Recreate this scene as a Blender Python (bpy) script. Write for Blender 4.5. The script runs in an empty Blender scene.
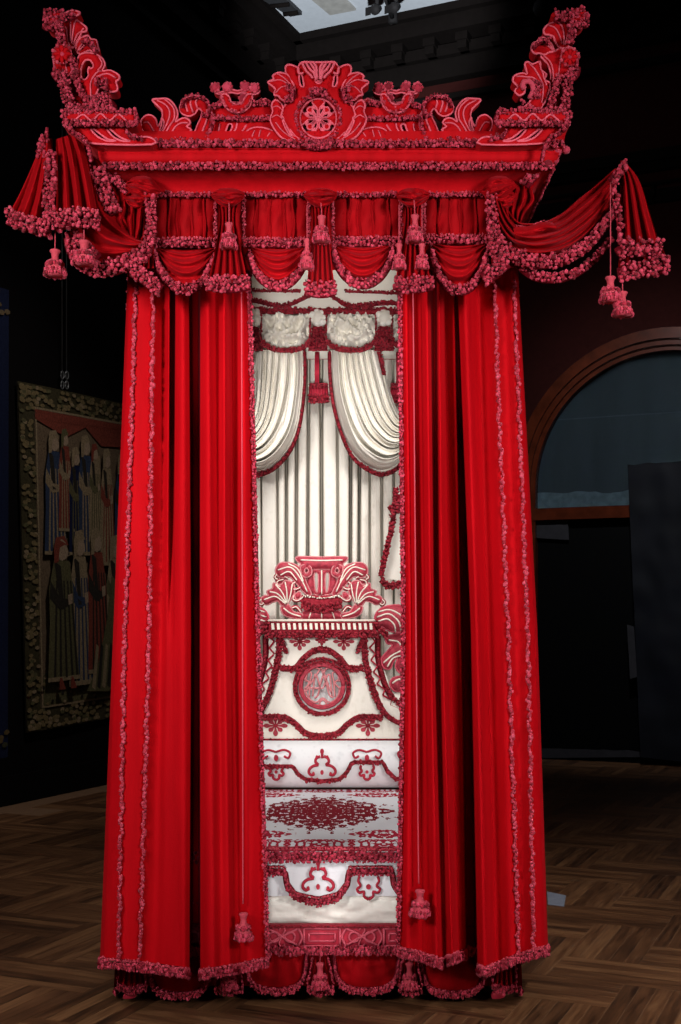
import bpy, bmesh, math, random
import numpy as np
from mathutils import Vector, noise
from mathutils.geometry import delaunay_2d_cdt

random.seed(7)
rng = np.random.default_rng(7)
COL = bpy.context.scene.collection
PI = math.pi

# ------------------------------------------------------------------ camera frame
F = 1241.0            # focal length in pixels of the 681 x 1024 frame
CX, HZ = 340.5, 620.0 # vertical line through the camera axis, horizon row
CAMY, CAMZ = -5.8, 1.776


def P(px, py, y):
    """point seen at pixel (px, py) standing at depth y (metres behind the foot of the bed)"""
    s = (y - CAMY) / F
    return (s * (px - CX), y, CAMZ - s * (py - HZ))


def S(y):
    return (y - CAMY) / F


# ------------------------------------------------------------------ materials
def new_mat(name):
    m = bpy.data.materials.new(name)
    m.use_nodes = True
    nt = m.node_tree
    b = nt.nodes['Principled BSDF']
    return m, nt, b


def N(nt, kind, **kw):
    n = nt.nodes.new(kind)
    for k, v in kw.items():
        setattr(n, k, v)
    return n


def ramp(nt, fac, stops):
    r = N(nt, 'ShaderNodeValToRGB')
    el = r.color_ramp.elements
    while len(el) < len(stops):
        el.new(0.5)
    for e, (p, c) in zip(el, stops):
        e.position = p
        e.color = (c[0], c[1], c[2], 1)
    nt.links.new(fac, r.inputs[0])
    return r.outputs[0]


def position(nt, scale=(1, 1, 1)):
    g = N(nt, 'ShaderNodeNewGeometry')
    mp = N(nt, 'ShaderNodeMapping')
    mp.inputs['Scale'].default_value = scale
    nt.links.new(g.outputs['Position'], mp.inputs['Vector'])
    return mp.outputs[0]


def noise_fac(nt, vec, scale, detail=3, rough=0.5):
    n = N(nt, 'ShaderNodeTexNoise')
    n.inputs['Scale'].default_value = scale
    n.inputs['Detail'].default_value = detail
    n.inputs['Roughness'].default_value = rough
    nt.links.new(vec, n.inputs['Vector'])
    return n.outputs['Fac']


def bump(nt, b, fac, strength, dist=0.01):
    bp = N(nt, 'ShaderNodeBump')
    bp.inputs['Strength'].default_value = strength
    bp.inputs['Distance'].default_value = dist
    nt.links.new(fac, bp.inputs['Height'])
    nt.links.new(bp.outputs[0], b.inputs['Normal'])


def velvet(name, lo, hi, sheen=0.35, tint=(1, .28, .3), spec=0.15):
    m, nt, b = new_mat(name)
    v = position(nt, (9, 9, 1.2))
    f = noise_fac(nt, v, 2.2, 5, .6)
    nt.links.new(ramp(nt, f, [(0.3, lo), (0.72, hi)]), b.inputs['Base Color'])
    b.inputs['Roughness'].default_value = .75
    b.inputs['Specular IOR Level'].default_value = spec
    b.inputs['Sheen Weight'].default_value = sheen
    b.inputs['Sheen Roughness'].default_value = .35
    b.inputs['Sheen Tint'].default_value = (*tint, 1)
    f2 = noise_fac(nt, position(nt), 160, 2)
    bump(nt, b, f2, .25, .004)
    return m


def tufted(name, cols, rough=.7, spec=.2, sheen=.2):
    """yarn bobbles: every loose piece takes a shade of its own"""
    m, nt, b = new_mat(name)
    g = N(nt, 'ShaderNodeNewGeometry')
    n = len(cols)
    nt.links.new(ramp(nt, g.outputs['Random Per Island'], [(i / max(1, n - 1), c) for i, c in enumerate(cols)]), b.inputs['Base Color'])
    b.inputs['Roughness'].default_value = rough
    b.inputs['Specular IOR Level'].default_value = spec
    b.inputs['Sheen Weight'].default_value = sheen
    b.inputs['Sheen Tint'].default_value = (1, .6, .65, 1)
    f2 = noise_fac(nt, position(nt), 260, 2)
    bump(nt, b, f2, .5, .004)
    return m


def plain(name, col, rough=.6, spec=.3, metal=0.0, var=0.12, scale=14, bump_s=0.0):
    m, nt, b = new_mat(name)
    f = noise_fac(nt, position(nt), scale, 4)
    lo = tuple(c * (1 - var) for c in col)
    hi = tuple(min(1, c * (1 + var)) for c in col)
    nt.links.new(ramp(nt, f, [(.3, lo), (.7, hi)]), b.inputs['Base Color'])
    b.inputs['Roughness'].default_value = rough
    b.inputs['Specular IOR Level'].default_value = spec
    b.inputs['Metallic'].default_value = metal
    if bump_s:
        bump(nt, b, noise_fac(nt, position(nt), scale * 8, 3), bump_s, .004)
    return m


def silk(name, lo, hi):
    """cream damask: a faint woven figure"""
    m, nt, b = new_mat(name)
    v = position(nt)
    vo = N(nt, 'ShaderNodeTexVoronoi')
    vo.inputs['Scale'].default_value = 26
    nt.links.new(v, vo.inputs['Vector'])
    f = noise_fac(nt, position(nt, (1, 1, .6)), 9, 6, .65)
    mx = N(nt, 'ShaderNodeMath', operation='MULTIPLY_ADD')
    nt.links.new(vo.outputs['Distance'], mx.inputs[0])
    mx.inputs[1].default_value = .35
    nt.links.new(f, mx.inputs[2])
    nt.links.new(ramp(nt, mx.outputs[0], [(.3, lo), (.6, hi)]), b.inputs['Base Color'])
    b.inputs['Roughness'].default_value = .55
    b.inputs['Specular IOR Level'].default_value = .35
    b.inputs['Sheen Weight'].default_value = .1
    bump(nt, b, noise_fac(nt, position(nt, (1, 1, .4)), 60, 4), .25, .006)
    return m


def wood(name, along):
    m, nt, b = new_mat(name)
    g = N(nt, 'ShaderNodeNewGeometry')
    rz = N(nt, 'ShaderNodeVectorRotate', rotation_type='Z_AXIS')
    rz.inputs['Angle'].default_value = -along
    nt.links.new(g.outputs['Position'], rz.inputs['Vector'])
    # shift the grain from plank to plank
    add = N(nt, 'ShaderNodeVectorMath', operation='ADD')
    comb = N(nt, 'ShaderNodeCombineXYZ')
    mu = N(nt, 'ShaderNodeMath', operation='MULTIPLY')
    nt.links.new(g.outputs['Random Per Island'], mu.inputs[0])
    mu.inputs[1].default_value = 37.0
    nt.links.new(mu.outputs[0], comb.inputs[0])
    nt.links.new(mu.outputs[0], comb.inputs[2])
    nt.links.new(rz.outputs[0], add.inputs[0])
    nt.links.new(comb.outputs[0], add.inputs[1])
    mp = N(nt, 'ShaderNodeMapping')
    mp.inputs['Scale'].default_value = (2.2, 26, 1)
    nt.links.new(add.outputs[0], mp.inputs['Vector'])
    f = noise_fac(nt, mp.outputs[0], 1.6, 6, .62)
    mix = N(nt, 'ShaderNodeMath', operation='MULTIPLY_ADD')
    nt.links.new(g.outputs['Random Per Island'], mix.inputs[0])
    mix.inputs[1].default_value = .34
    sub = N(nt, 'ShaderNodeMath', operation='MULTIPLY_ADD')
    nt.links.new(f, sub.inputs[0])
    sub.inputs[1].default_value = 1.1
    sub.inputs[2].default_value = -.22
    nt.links.new(sub.outputs[0], mix.inputs[2])
    nt.links.new(ramp(nt, mix.outputs[0], [(.18, (.02, .008, .004)), (.5, (.1, .042, .018)), (.85, (.215, .105, .046))]), b.inputs['Base Color'])
    b.inputs['Roughness'].default_value = .42
    b.inputs['Specular IOR Level'].default_value = .35
    bump(nt, b, f, .12, .003)
    return m


M = {}
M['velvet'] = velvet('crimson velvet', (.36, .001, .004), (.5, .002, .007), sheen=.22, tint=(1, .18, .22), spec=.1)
M['velvet2'] = velvet('shade-darkened crimson hangings velvet', (.25, .0007, .003), (.38, .0014, .0052), sheen=.16, tint=(1, .1, .14), spec=.08)  # darker copy of the velvet, valance shade put into its colour
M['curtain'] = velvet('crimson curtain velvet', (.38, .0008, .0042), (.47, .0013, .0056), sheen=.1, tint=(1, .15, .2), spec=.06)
M['fringe'] = tufted('crimson pink bobble fringe', [(.13, .0015, .009), (.38, .012, .035), (.58, .05, .1), (.25, .004, .018)])
M['braid'] = tufted('pink braid', [(.25, .005, .018), (.48, .03, .06), (.6, .07, .12)])
M['piping'] = plain('pink cord piping', (.66, .1, .15), .6, .25, bump_s=.2, scale=40)
M['silkpink'] = tufted('pink silk thread', [(.4, .025, .05), (.55, .07, .1)], sheen=.1)
M['crimsonbraid'] = tufted('dark crimson tufted braid', [(.13, .002, .008), (.3, .006, .02), (.38, .02, .04)])
M['redsilk'] = plain('crimson silk applique', (.42, .02, .045), .6, .2, var=.25, scale=30)
M['damask'] = plain('deep crimson damask applique', (.17, .005, .015), .65, .15, var=.3, scale=40)
M['carved'] = plain('pink silk covered carving', (.4, .035, .06), .6, .3, var=.3, scale=50)
M['cream'] = silk('cream silk damask', (.74, .69, .6), (.86, .82, .74))
M['ivory'] = silk('ivory linen', (.72, .69, .62), (.92, .9, .84))
M['greywhite'] = silk('cool white linen', (.62, .63, .66), (.82, .83, .85))
M['creampipe'] = plain('cream silk piping', (.85, .78, .68), .5)
M['core'] = plain('deep crimson braid web', (.16, .003, .011), .85, .1, var=.35, scale=120, bump_s=.6)
M['palepink'] = plain('pale pink silk edging', (.62, .22, .24), .55)
M['oak'] = plain('dark oak', (.05, .022, .01), .5)
M['blackwood'] = plain('black board', (.01, .008, .008), .8)  # black finish of the spotlights, track and dome camera


# ------------------------------------------------------------------ geometry helpers
def _ico(sub):
    bm = bmesh.new()
    bmesh.ops.create_icosphere(bm, subdivisions=sub, radius=1)
    bm.verts.ensure_lookup_table()
    v = np.array([x.co[:] for x in bm.verts])
    f = np.array([[q.index for q in p.verts] for p in bm.faces])
    bm.free()
    return v, f


ICO = _ico(1)
ICO2 = _ico(2)


def cr_open(pts, n):
    """smooth open polyline through pts, n samples evenly spaced along it"""
    p = np.array(pts, float)
    if len(p) > 2:
        q = np.vstack([2 * p[0] - p[1], p, 2 * p[-1] - p[-2]])
        out = []
        for i in range(1, len(q) - 2):
            for t in np.linspace(0, 1, 12, endpoint=False):
                a, b, c, d = q[i - 1], q[i], q[i + 1], q[i + 2]
                out.append(.5 * ((2 * b) + (c - a) * t + (2 * a - 5 * b + 4 * c - d) * t * t + (3 * b - a - 3 * c + d) * t ** 3))
        out.append(p[-1])
        p = np.array(out)
    seg = np.r_[0, np.cumsum(np.linalg.norm(np.diff(p, axis=0), axis=1))]
    t = np.linspace(0, seg[-1], n)
    return np.stack([np.interp(t, seg, p[:, k]) for k in range(p.shape[1])], 1)


def cr_closed(pts, sub=3):
    p = np.array(pts, float)
    n = len(p)
    out = []
    for i in range(n):
        a, b, c, d = p[i - 1], p[i], p[(i + 1) % n], p[(i + 2) % n]
        for t in np.linspace(0, 1, sub, endpoint=False):
            out.append(.5 * ((2 * b) + (c - a) * t + (2 * a - 5 * b + 4 * c - d) * t * t + (3 * b - a - 3 * c + d) * t ** 3))
    return np.array(out)


def circle(cx, cy, rx, ry=None, n=28):
    ry = rx if ry is None else ry
    return [(cx + rx * math.cos(2 * PI * i / n), cy + ry * math.sin(2 * PI * i / n)) for i in range(n)]


def Z(ox, oy, s, pts):
    """zoomed-crop coordinates to frame coordinates"""
    return [(ox + x / s, oy + y / s) for x, y in pts]


def mir(pts, ax):
    return [(2 * ax - x, y) for x, y in pts]


def inside(pt, loops):
    x, y = pt[:, 0], pt[:, 1]
    c = np.zeros(len(pt), bool)
    for l in loops:
        a, b = l, np.roll(l, -1, 0)
        for (x0, y0), (x1, y1) in zip(a, b):
            if y0 == y1:
                continue
            k = ((y0 > y) != (y1 > y)) & (x < (x1 - x0) * (y - y0) / (y1 - y0) + x0)
            c ^= k
    return c


def seg_dist(pt, a, b):
    d = b - a
    L = (d ** 2).sum(1) + 1e-12
    t = np.clip(((pt[:, None, :] - a[None]) * d[None]).sum(2) / L[None], 0, 1)
    q = a[None] + t[..., None] * d[None]
    return np.sqrt(((pt[:, None, :] - q) ** 2).sum(2)).min(1)


class MB:
    """collects geometry and links it as one mesh object"""

    def __init__(s):
        s.v, s.f, s.m, s.sm, s.n, s.mats = [], [], [], [], 0, []

    def mi(s, mat):
        if mat not in s.mats:
            s.mats.append(mat)
        return s.mats.index(mat)

    def add(s, verts, faces, mat, smooth=True):
        verts = np.asarray(verts, float)
        s.v.append(verts)
        k = s.mi(mat)
        n = s.n
        for f in faces:
            s.f.append([int(i) + n for i in f])
        s.m += [k] * len(faces)
        s.sm += [smooth] * len(faces)
        s.n += len(verts)

    def blobs(s, pts, r, mat, stretch=1.0, ico=ICO, jit=.45):
        pts = np.asarray(pts, float)
        if not len(pts):
            return
        v, f = ico
        n = len(pts)
        sc = np.asarray(r) * (1 + jit * (rng.random(n) - .5) * 2)
        sx = sc[:, None, None] * np.ones((1, 1, 3))
        sx = sx * (1 + .25 * (rng.random((n, 1, 3)) - .5))
        sx[:, :, 2] *= stretch
        V = (v[None] * sx + pts[:, None, :]).reshape(-1, 3)
        Fc = (f[None] + (np.arange(n) * len(v))[:, None, None]).reshape(-1, 3)
        s.add(V, Fc, mat)

    def tube(s, pts, r, mat, sides=6, cap=True, flat=1.0):
        p = np.asarray(pts, float)
        n = len(p)
        r = np.ones(n) * r
        t = np.gradient(p, axis=0)
        t /= np.linalg.norm(t, axis=1)[:, None] + 1e-12
        ref = np.array([0, 1., 0])
        if abs(t[:, 1]).mean() > .8:
            ref = np.array([1., 0, 0])
        a = np.cross(t, ref)
        a /= np.linalg.norm(a, axis=1)[:, None] + 1e-9
        b = np.cross(t, a)
        V = []
        for k in range(sides):
            th = 2 * PI * k / sides
            o_ = r[:, None] * (a * math.cos(th) + b * math.sin(th))
            o_[:, 1] *= flat
            V.append(p + o_)
        V = np.stack(V, 1).reshape(-1, 3)
        Fc = []
        for i in range(n - 1):
            for k in range(sides):
                k2 = (k + 1) % sides
                Fc.append((i * sides + k, i * sides + k2, (i + 1) * sides + k2, (i + 1) * sides + k))
        if cap:
            Fc.append(tuple(range(sides))[::-1])
            Fc.append(tuple((n - 1) * sides + k for k in range(sides)))
        s.add(V, Fc, mat)

    def grid(s, G, mat, thick=0.0):
        """G: nu x nv x 3"""
        G = np.asarray(G, float)
        nu, nv = G.shape[:2]
        Fc = []
        for i in range(nu - 1):
            for j in range(nv - 1):
                Fc.append((i * nv + j, (i + 1) * nv + j, (i + 1) * nv + j + 1, i * nv + j + 1))
        s.add(G.reshape(-1, 3), Fc, mat)

    def lathe(s, prof, loc, mat, n=14):
        V = []
        for r, z in prof:
            for k in range(n):
                a = 2 * PI * k / n
                V.append((loc[0] + r * math.cos(a), loc[1] + r * math.sin(a), loc[2] + z))
        Fc = []
        for i in range(len(prof) - 1):
            for k in range(n):
                k2 = (k + 1) % n
                Fc.append((i * n + k, i * n + k2, (i + 1) * n + k2, (i + 1) * n + k))
        Fc.append(tuple(range(n))[::-1])
        Fc.append(tuple((len(prof) - 1) * n + k for k in range(n)))
        s.add(V, Fc, mat)

    def box(s, lo, hi, mat, bev=0.0):
        bm = bmesh.new()
        bmesh.ops.create_cube(bm, size=1)
        for v in bm.verts:
            v.co = Vector([lo[k] + (v.co[k] + .5) * (hi[k] - lo[k]) for k in range(3)])
        if bev:
            bmesh.ops.bevel(bm, geom=bm.edges[:], offset=bev, segments=2, affect='EDGES', profile=.5)
        bm.verts.ensure_lookup_table()
        s.add([v.co[:] for v in bm.verts], [[q.index for q in f.verts] for f in bm.faces], mat, smooth=False)
        bm.free()

    def prism(s, base, top, mat):
        """two rings of equal length -> closed solid"""
        n = len(base)
        Fc = [tuple(range(n))[::-1], tuple(range(n, 2 * n))]
        for k in range(n):
            k2 = (k + 1) % n
            Fc.append((k, k2, n + k2, n + k))
        s.add(list(base) + list(top), Fc, mat, smooth=False)

    def plate(s, outline, y, mat, holes=(), thick=.05, H=.02, w=.03, sp=None, pipe=None, pr=.004, ps=.85, veins=(), groove=.008,
              vr=.003, veinmat=None, sub=3, rough=0.0, ridged=False, rscale=20, fringe=0, fr=.009, smooth=True, turn=None):
        """a padded, velvet-covered carving: outline in frame pixels at depth y, with real thickness and a swelling face"""
        k = S(y - thick / 2)
        to = lambda L: np.array([[k * (a - CX), CAMZ - k * (b - HZ)] for a, b in L])
        loops = [to(cr_closed(outline, sub) if sub > 1 else np.array(outline, float))]
        for h in holes:
            loops.append(to(cr_closed(h, sub) if sub > 1 else np.array(h, float)))
        ext = loops[0].max(0) - loops[0].min(0)
        if sp is None:
            sp = max(.010, min(ext) / 16)
        lo, hi = loops[0].min(0), loops[0].max(0)
        gx, gy = np.meshgrid(np.arange(lo[0], hi[0], sp), np.arange(lo[1], hi[1], sp * .87))
        gx[1::2] += sp / 2
        g = np.stack([gx.ravel(), gy.ravel()], 1)
        A = np.vstack(loops)
        B = np.vstack([np.roll(l, -1, 0) for l in loops])
        g = g[inside(g, loops)]
        if len(g):
            g = g[seg_dist(g, A, B) > .55 * sp]
        vs = [Vector(p) for p in A] + [Vector(p) for p in g]
        ed = []
        o = 0
        for l in loops:
            ed += [(o + i, o + (i + 1) % len(l)) for i in range(len(l))]
            o += len(l)
        r = delaunay_2d_cdt(vs, ed, [], 0, 1e-6)
        V = np.array([p[:] for p in r[0]])
        T = np.array([t for t in r[2]])
        cen = V[T].mean(1)
        T = T[inside(cen, loops)]
        d = seg_dist(V, A, B)
        t = np.clip(d / w, 0, 1)
        h = H * np.sqrt(np.clip(1 - (1 - t) ** 2, 0, 1))
        vw = [to(cr_open(v, 18)) for v in veins]
        for q in vw:
            dv = seg_dist(V, q[:-1], q[1:])
            h -= groove * np.exp(-(dv / .008) ** 2) * np.minimum(1, d / .01)
        if rough:
            fn_ = (lambda v: .55 - 1.9 * abs(noise.noise(v)) ** .8) if ridged else noise.noise
            h += np.array([rough * fn_(Vector((p[0] * rscale, p[1] * rscale, y * 3.1))) for p in V]) * np.minimum(1, d / .02)
            h += np.array([rough * .6 * fn_(Vector((p[0] * rscale * 2.3 + 7, p[1] * rscale * 2.3, y))) for p in V]) * np.minimum(1, d / .02)
        yf = y - thick / 2
        front = np.stack([V[:, 0], yf - h, V[:, 1]], 1)
        back = np.stack([V[:, 0], np.full(len(V), y + thick / 2), V[:, 1]], 1)
        s.add(front, T, mat, smooth)
        s.add(back, T[:, ::-1], mat, False)
        cnt = {}
        for tri in T:
            for a, b in ((tri[0], tri[1]), (tri[1], tri[2]), (tri[2], tri[0])):
                key = (min(a, b), max(a, b))
                cnt[key] = cnt.get(key, 0) + 1
        be = [e for e, c in cnt.items() if c == 1]
        sv, sf = [], []
        for a, b in be:
            i = len(sv)
            sv += [front[a], front[b], back[b], back[a]]
            sf.append((i, i + 1, i + 2, i + 3))
        if sv:
            s.add(sv, sf, mat, True)
        hh = lambda q: np.array([[a, yf - .003, b] for a, b in q])
        if pipe is not None:
            for l in loops:
                s.tube(hh(np.vstack([l, l[:1]])), pr * ps, pipe, 5, cap=False)
        for q in vw:
            dq = seg_dist(q, A, B)
            hq = H * np.sqrt(np.clip(1 - (1 - np.clip(dq / w, 0, 1)) ** 2, 0, 1)) - groove * .6
            s.tube(np.stack([q[:, 0], yf - np.maximum(hq, 0), q[:, 1]], 1), vr * ps, veinmat or pipe or mat, 5)
        if fringe:
            for l in loops[:1]:
                c = np.vstack([l, l[:1]])
                s.fringe3(np.array([[a, yf - .004, b] for a, b in c]), fr, fringe, fr * 1.2)

    def fringe3(s, pts, r, mat, width, density=1.0, down=(0, 0, -1), stretch=1.0, layers=1, depth=.02, core=True):
        """bobbles scattered in a band of the given width along a 3-D line"""
        pts = np.asarray(pts, float)
        seg = np.r_[0, np.cumsum(np.linalg.norm(np.diff(pts, axis=0), axis=1))]
        L = seg[-1]
        r = r * .62
        rows = max(1, int(round(width / (r * 1.5))))
        n = max(2, int(L / (r * 1.35) * density))
        out = []
        dn = np.array(down, float)
        dirs = np.abs(np.diff(pts, axis=0)).sum(0)
        if dirs[2] > 2.2 * (dirs[0] + dirs[1]):
            dn = np.array([1.0, 0, 0])
            pts = pts - dn * width / 2
        if core and width > .004:
            cp = pts + dn[None] * width * .5
            rr = max(.46 * width - .1 * r, .5 * r) if width < .05 else .4 * width
            tq = np.linspace(0, L, max(8, int(L / .02)))
            q = np.stack([np.interp(tq, seg, cp[:, j]) for j in range(3)], 1)
            s.tube(q, rr, M['core'], 8, flat=min(1, (.14 * width + .005) / rr), cap=True)
        for k in range(rows):
            t = np.linspace(0, L, n) + (rng.random(n) - .5) * r * 1.6 + (k % 2) * r
            t = np.clip(t, 0, L)
            c = np.stack([np.interp(t, seg, pts[:, j]) for j in range(3)], 1)
            off = (k + .5) / rows * width + (rng.random(n) - .5) * r * 1.2
            c = c + dn[None] * off[:, None]
            c[:, 1] -= rng.random(n) * depth + .006 + (.08 * width if core else 0)
            c[:, 0] += (rng.random(n) - .5) * r * .7
            c[:, 2] += (rng.random(n) - .5) * r * .7
            out.append(c)
        s.blobs(np.vstack(out), r, mat, stretch)

    def fringe(s, px, y, r, mat, width, n=60, **kw):
        """same along a line of frame pixels at depth y (number or per-sample function)"""
        q = cr_open(px, n)
        if callable(y):
            pts = [P(a, b, y(i / (n - 1))) for i, (a, b) in enumerate(q)]
        else:
            pts = [P(a, b, y) for a, b in q]
        s.fringe3(pts, r, mat, width, **kw)

    def loft(s, A, B, nu, nv, y, mat):
        """cloth between two edges; y(u, v) is its depth; u runs along the edges, v across"""
        a, b = cr_open(A, nu), cr_open(B, nu)
        G = np.zeros((nu, nv, 3))
        for i in range(nu):
            for j in range(nv):
                v = j / (nv - 1)
                q = a[i] * (1 - v) + b[i] * v
                G[i, j] = P(q[0], q[1], y(i / (nu - 1), v))
        s.grid(G, mat)
        return G

    def build(s, name, parent=None, origin=(0, 0, 0)):
        V = np.vstack(s.v) - np.array(origin)[None]
        me = bpy.data.meshes.new(name)
        me.from_pydata(V.tolist(), [], s.f)
        for m in s.mats:
            me.materials.append(m)
        me.polygons.foreach_set('material_index', s.m)
        me.polygons.foreach_set('use_smooth', s.sm)
        me.update()
        o = bpy.data.objects.new(name, me)
        COL.objects.link(o)
        if parent is not None:
            o.parent = parent
        return o


def ORG(root):
    """world position of a thing's or part's origin"""
    l = Vector(root.location)
    while root.parent is not None:
        root = root.parent
        l += Vector(root.location)
    return l


def thing(name, label, cat, loc, group=None):
    o = bpy.data.objects.new(name, None)
    o.empty_display_size = .1
    COL.objects.link(o)
    o.location = loc
    o['label'] = label
    o['category'] = cat
    if group:
        o['group'] = group
    return o


def part(mb, name, parent, label=None):
    o = mb.build(name, parent, ORG(parent))
    if label:
        o['label'] = label
    return o


def single(mb, name, label, cat, loc, group=None):
    """a thing that is one mesh, its origin at its base"""
    o = mb.build(name, None, loc)
    o.location = loc
    o['label'] = label
    o['category'] = cat
    if group:
        o['group'] = group
    return o


def struct(mb, name):
    o = mb.build(name)
    o['kind'] = 'structure'
    return o


def tassel(parent, px, py0, py1, y, wpx, cord_from=None, mat='fringe', cordr=.0025):
    """hanging tassel: bell cap, neck, ring of bobbles and a bobble skirt"""
    top = P(px, py0, y)
    h = (py1 - py0) * S(y)
    R = wpx * S(y) / 2
    t = MB()
    prof = [(.02 * R, 0), (.42 * R, -.03 * h), (.5 * R, -.08 * h), (.36 * R, -.16 * h), (.3 * R, -.28 * h), (.38 * R, -.42 * h),
            (.62 * R, -.52 * h), (.7 * R, -.62 * h), (.8 * R, -.8 * h), (.88 * R, -.95 * h), (.2 * R, -.97 * h)]
    t.lathe(prof, top, M['silkpink'], 12)
    b = []
    for zr, rr, n in ((-.5, .62, 12), (-.56, .7, 12)):
        for k in range(n):
            a = 2 * PI * (k + random.random() * .4) / n
            b.append((top[0] + rr * R * math.cos(a), top[1] + rr * R * math.sin(a), top[2] + zr * h))
    t.blobs(b, R * .2, M[mat], 1.1)
    b = []
    for zr, rr, n in ((-.76, .84, 20), (-.9, .95, 22)):
        for k in range(n):
            a = 2 * PI * (k + random.random() * .4) / n
            b.append((top[0] + rr * R * math.cos(a), top[1] + rr * R * math.sin(a), top[2] + zr * h))
    t.blobs(b, R * .15, M[mat], max(1.2, h / R * .62))
    o = part(t, 'tassel', parent)
    if cord_from is not None:
        c = MB()
        a = P(cord_from[0], cord_from[1], y)
        c.tube([a, [(a[k] + top[k]) / 2 for k in range(3)], top], cordr, M['silkpink'], 5)
        part(c, 'cord', o)
    return o

# ================================================================== THE BED FRAME
XC = P(318, 1000, 0)[0]
bed = thing('canopy_bed', 'tall four-post state bed with carved crimson velvet canopy and cream silk headboard', 'bed', (XC, 1.3, 0))

mb = MB()
mb.box((XC - .9, .06, .14), (XC + .9, 2.72, .30), M['oak'], .01)
part(mb, 'base_frame', bed)
for sx in (-1, 1):
    for yy in (.1, 2.62):
        mb = MB()
        fx = XC + sx * .84
        mb.lathe([(.03, 0), (.05, .01), (.055, .05), (.035, .08), (.05, .13), (.05, .15)], (fx, yy, 0), M['oak'], 16)
        part(mb, 'foot', bed)
        mb = MB()
        mb.lathe([(.045, .36), (.05, .5), (.04, .6), (.036, 2.0), (.034, 3.4), (.045, 3.5), (.045, 3.72)], (XC + sx * .82, yy, 0), M['velvet2'], 10)
        part(mb, 'bedpost', bed)

# ---- strapwork panel across the foot
YB = .02
base_panel = MB()
base_panel.plate([(126, 925), (508, 925), (508, 949), (126, 949)], YB, M['redsilk'], thick=.04, H=.006, w=.02, sp=.02, sub=1)
panel_o = part(base_panel, 'base_panel', bed)
mb = MB()
yy = YB - .032


def ribbon(mb, px, y, r, mat, n=24, sides=5):
    q = cr_open(px, n)
    mb.tube([P(a, b, y) for a, b in q], r, mat, sides)


for c in (176, 226, 276, 360, 444, 494):
    pass
for c0 in (124, 202, 282, 362, 442):      # oval knots alternating with framed bars
    c = c0
    if 130 < c < 506:
        for k in (-1, 1):
            ribbon(mb, [(c - 15, 929 + (k + 1) * 8), (c - 7, 932 + (k + 1) * 4), (c, 936.5), (c + 7, 941 - (k + 1) * 4), (c + 15, 945 - (k + 1) * 8)], yy, .0055, M['piping'])
            ribbon(mb, circle(c + k * 8, 937, 5, 5, 14) + [(c + k * 8 + 5, 937)], yy, .005, M['piping'])
            ribbon(mb, [(c + k * 16, 928), (c + k * 20, 937), (c + k * 16, 946)], yy, .006, M['piping'])
        ribbon(mb, [(c - 3, 930), (c, 926.5), (c + 3, 930), (c, 936), (c - 3, 944), (c, 947), (c + 3, 944)], yy, .004, M['piping'])
    d = c + 40
    if d < 500:
        for e in (0, 5):
            a = [(d - 18 + e, 928.5 + e), (d + 18 - e, 928.5 + e), (d + 18 - e, 946 - e), (d - 18 + e, 946 - e), (d - 18 + e, 928.5 + e)]
            for p0, p1 in zip(a, a[1:]):
                ribbon(mb, [p0, p1], yy, .0055 if e == 0 else .0045, M['piping'], 3)
ribbon(mb, [(127, 926), (508, 926)], yy, .009, M['crimsonbraid'], 60)
part(mb, 'strapwork', panel_o, 'pink corded strapwork')
mb = MB()
mb.fringe([(126, 946), (508, 946)], -.11, .0105, M['fringe'], .035, stretch=1.5)
mb.fringe([(126, 925), (508, 925)], YB - .03, .007, M['crimsonbraid'], .008)
part(mb, 'fringe', panel_o)

# ---- canopy: flaring cornice
lev = [(131, 90, 566, -.62), (148, 93, 563, -.62), (149, 98, 559, -.60), (153, 98, 559, -.615), (158, 99, 558, -.62), (163, 101, 556, -.60),
       (164, 104, 553, -.575), (169, 106, 551, -.57), (171, 110, 548, -.56), (174, 114, 544, -.53), (179, 119, 540, -.49), (185, 124, 534, -.46), (191, 129, 529, -.445), (197, 131, 527, -.44)]
mb = MB()
YK = 2.9
rings = []
for py, l, r, y in lev:
    a, b = P(l, py, y), P(r, py, y)
    n = 24
    z = a[2]
    ring = [(a[0] + (b[0] - a[0]) * i / n, y, z) for i in range(n)] + [(b[0], y + (YK - y) * i / n, z) for i in range(n)] + \
           [(b[0] + (a[0] - b[0]) * i / n, YK, z) for i in range(n)] + [(a[0], YK + (y - YK) * i / n, z) for i in range(n)]
    rings.append(ring + [ring[0]])
mb.grid(np.array(rings), M['velvet'])
# the tester inside: a shallow dome lined with cream silk, open below
ia = [(P(140, 195, -.4)[0], P(519, 195, -.4)[0])][0]
dome = []
for ins, z, y0, y1 in ((0, rings[-1][0][2], -.38, 2.88), (.0, 3.8, -.38, 2.88), (.12, 3.92, .3, 2.88), (.3, 4.12, 1.0, 2.88), (.6, 4.16, 1.2, 2.6)):
    a, b = ia[0] + ins, ia[1] - ins
    dome.append([(a, y0, z), (b, y0, z), (b, y1, z), (a, y1, z), (a, y0, z)])
mb.grid(np.array(dome), M['cream'])
mb.add(dome[-1][:-1], [(0, 1, 2, 3)], M['cream'], False)
lo_, hi_ = rings[-1], dome[0]
mb.add([lo_[0], lo_[24], lo_[48], lo_[72]] + hi_[:4], [(0, 1, 5, 4), (1, 2, 6, 5), (2, 3, 7, 6), (3, 0, 4, 7)], M['velvet'], False)
mb.add([rings[0][0], rings[0][24], rings[0][48], rings[0][72]] + [(x, y, 3.86) for x, y, z in dome[1][:4]], [(0, 1, 5, 4), (1, 2, 6, 5), (2, 3, 7, 6), (3, 0, 4, 7)], M['velvet'], False)
canopy = part(mb, 'canopy', bed)

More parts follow.
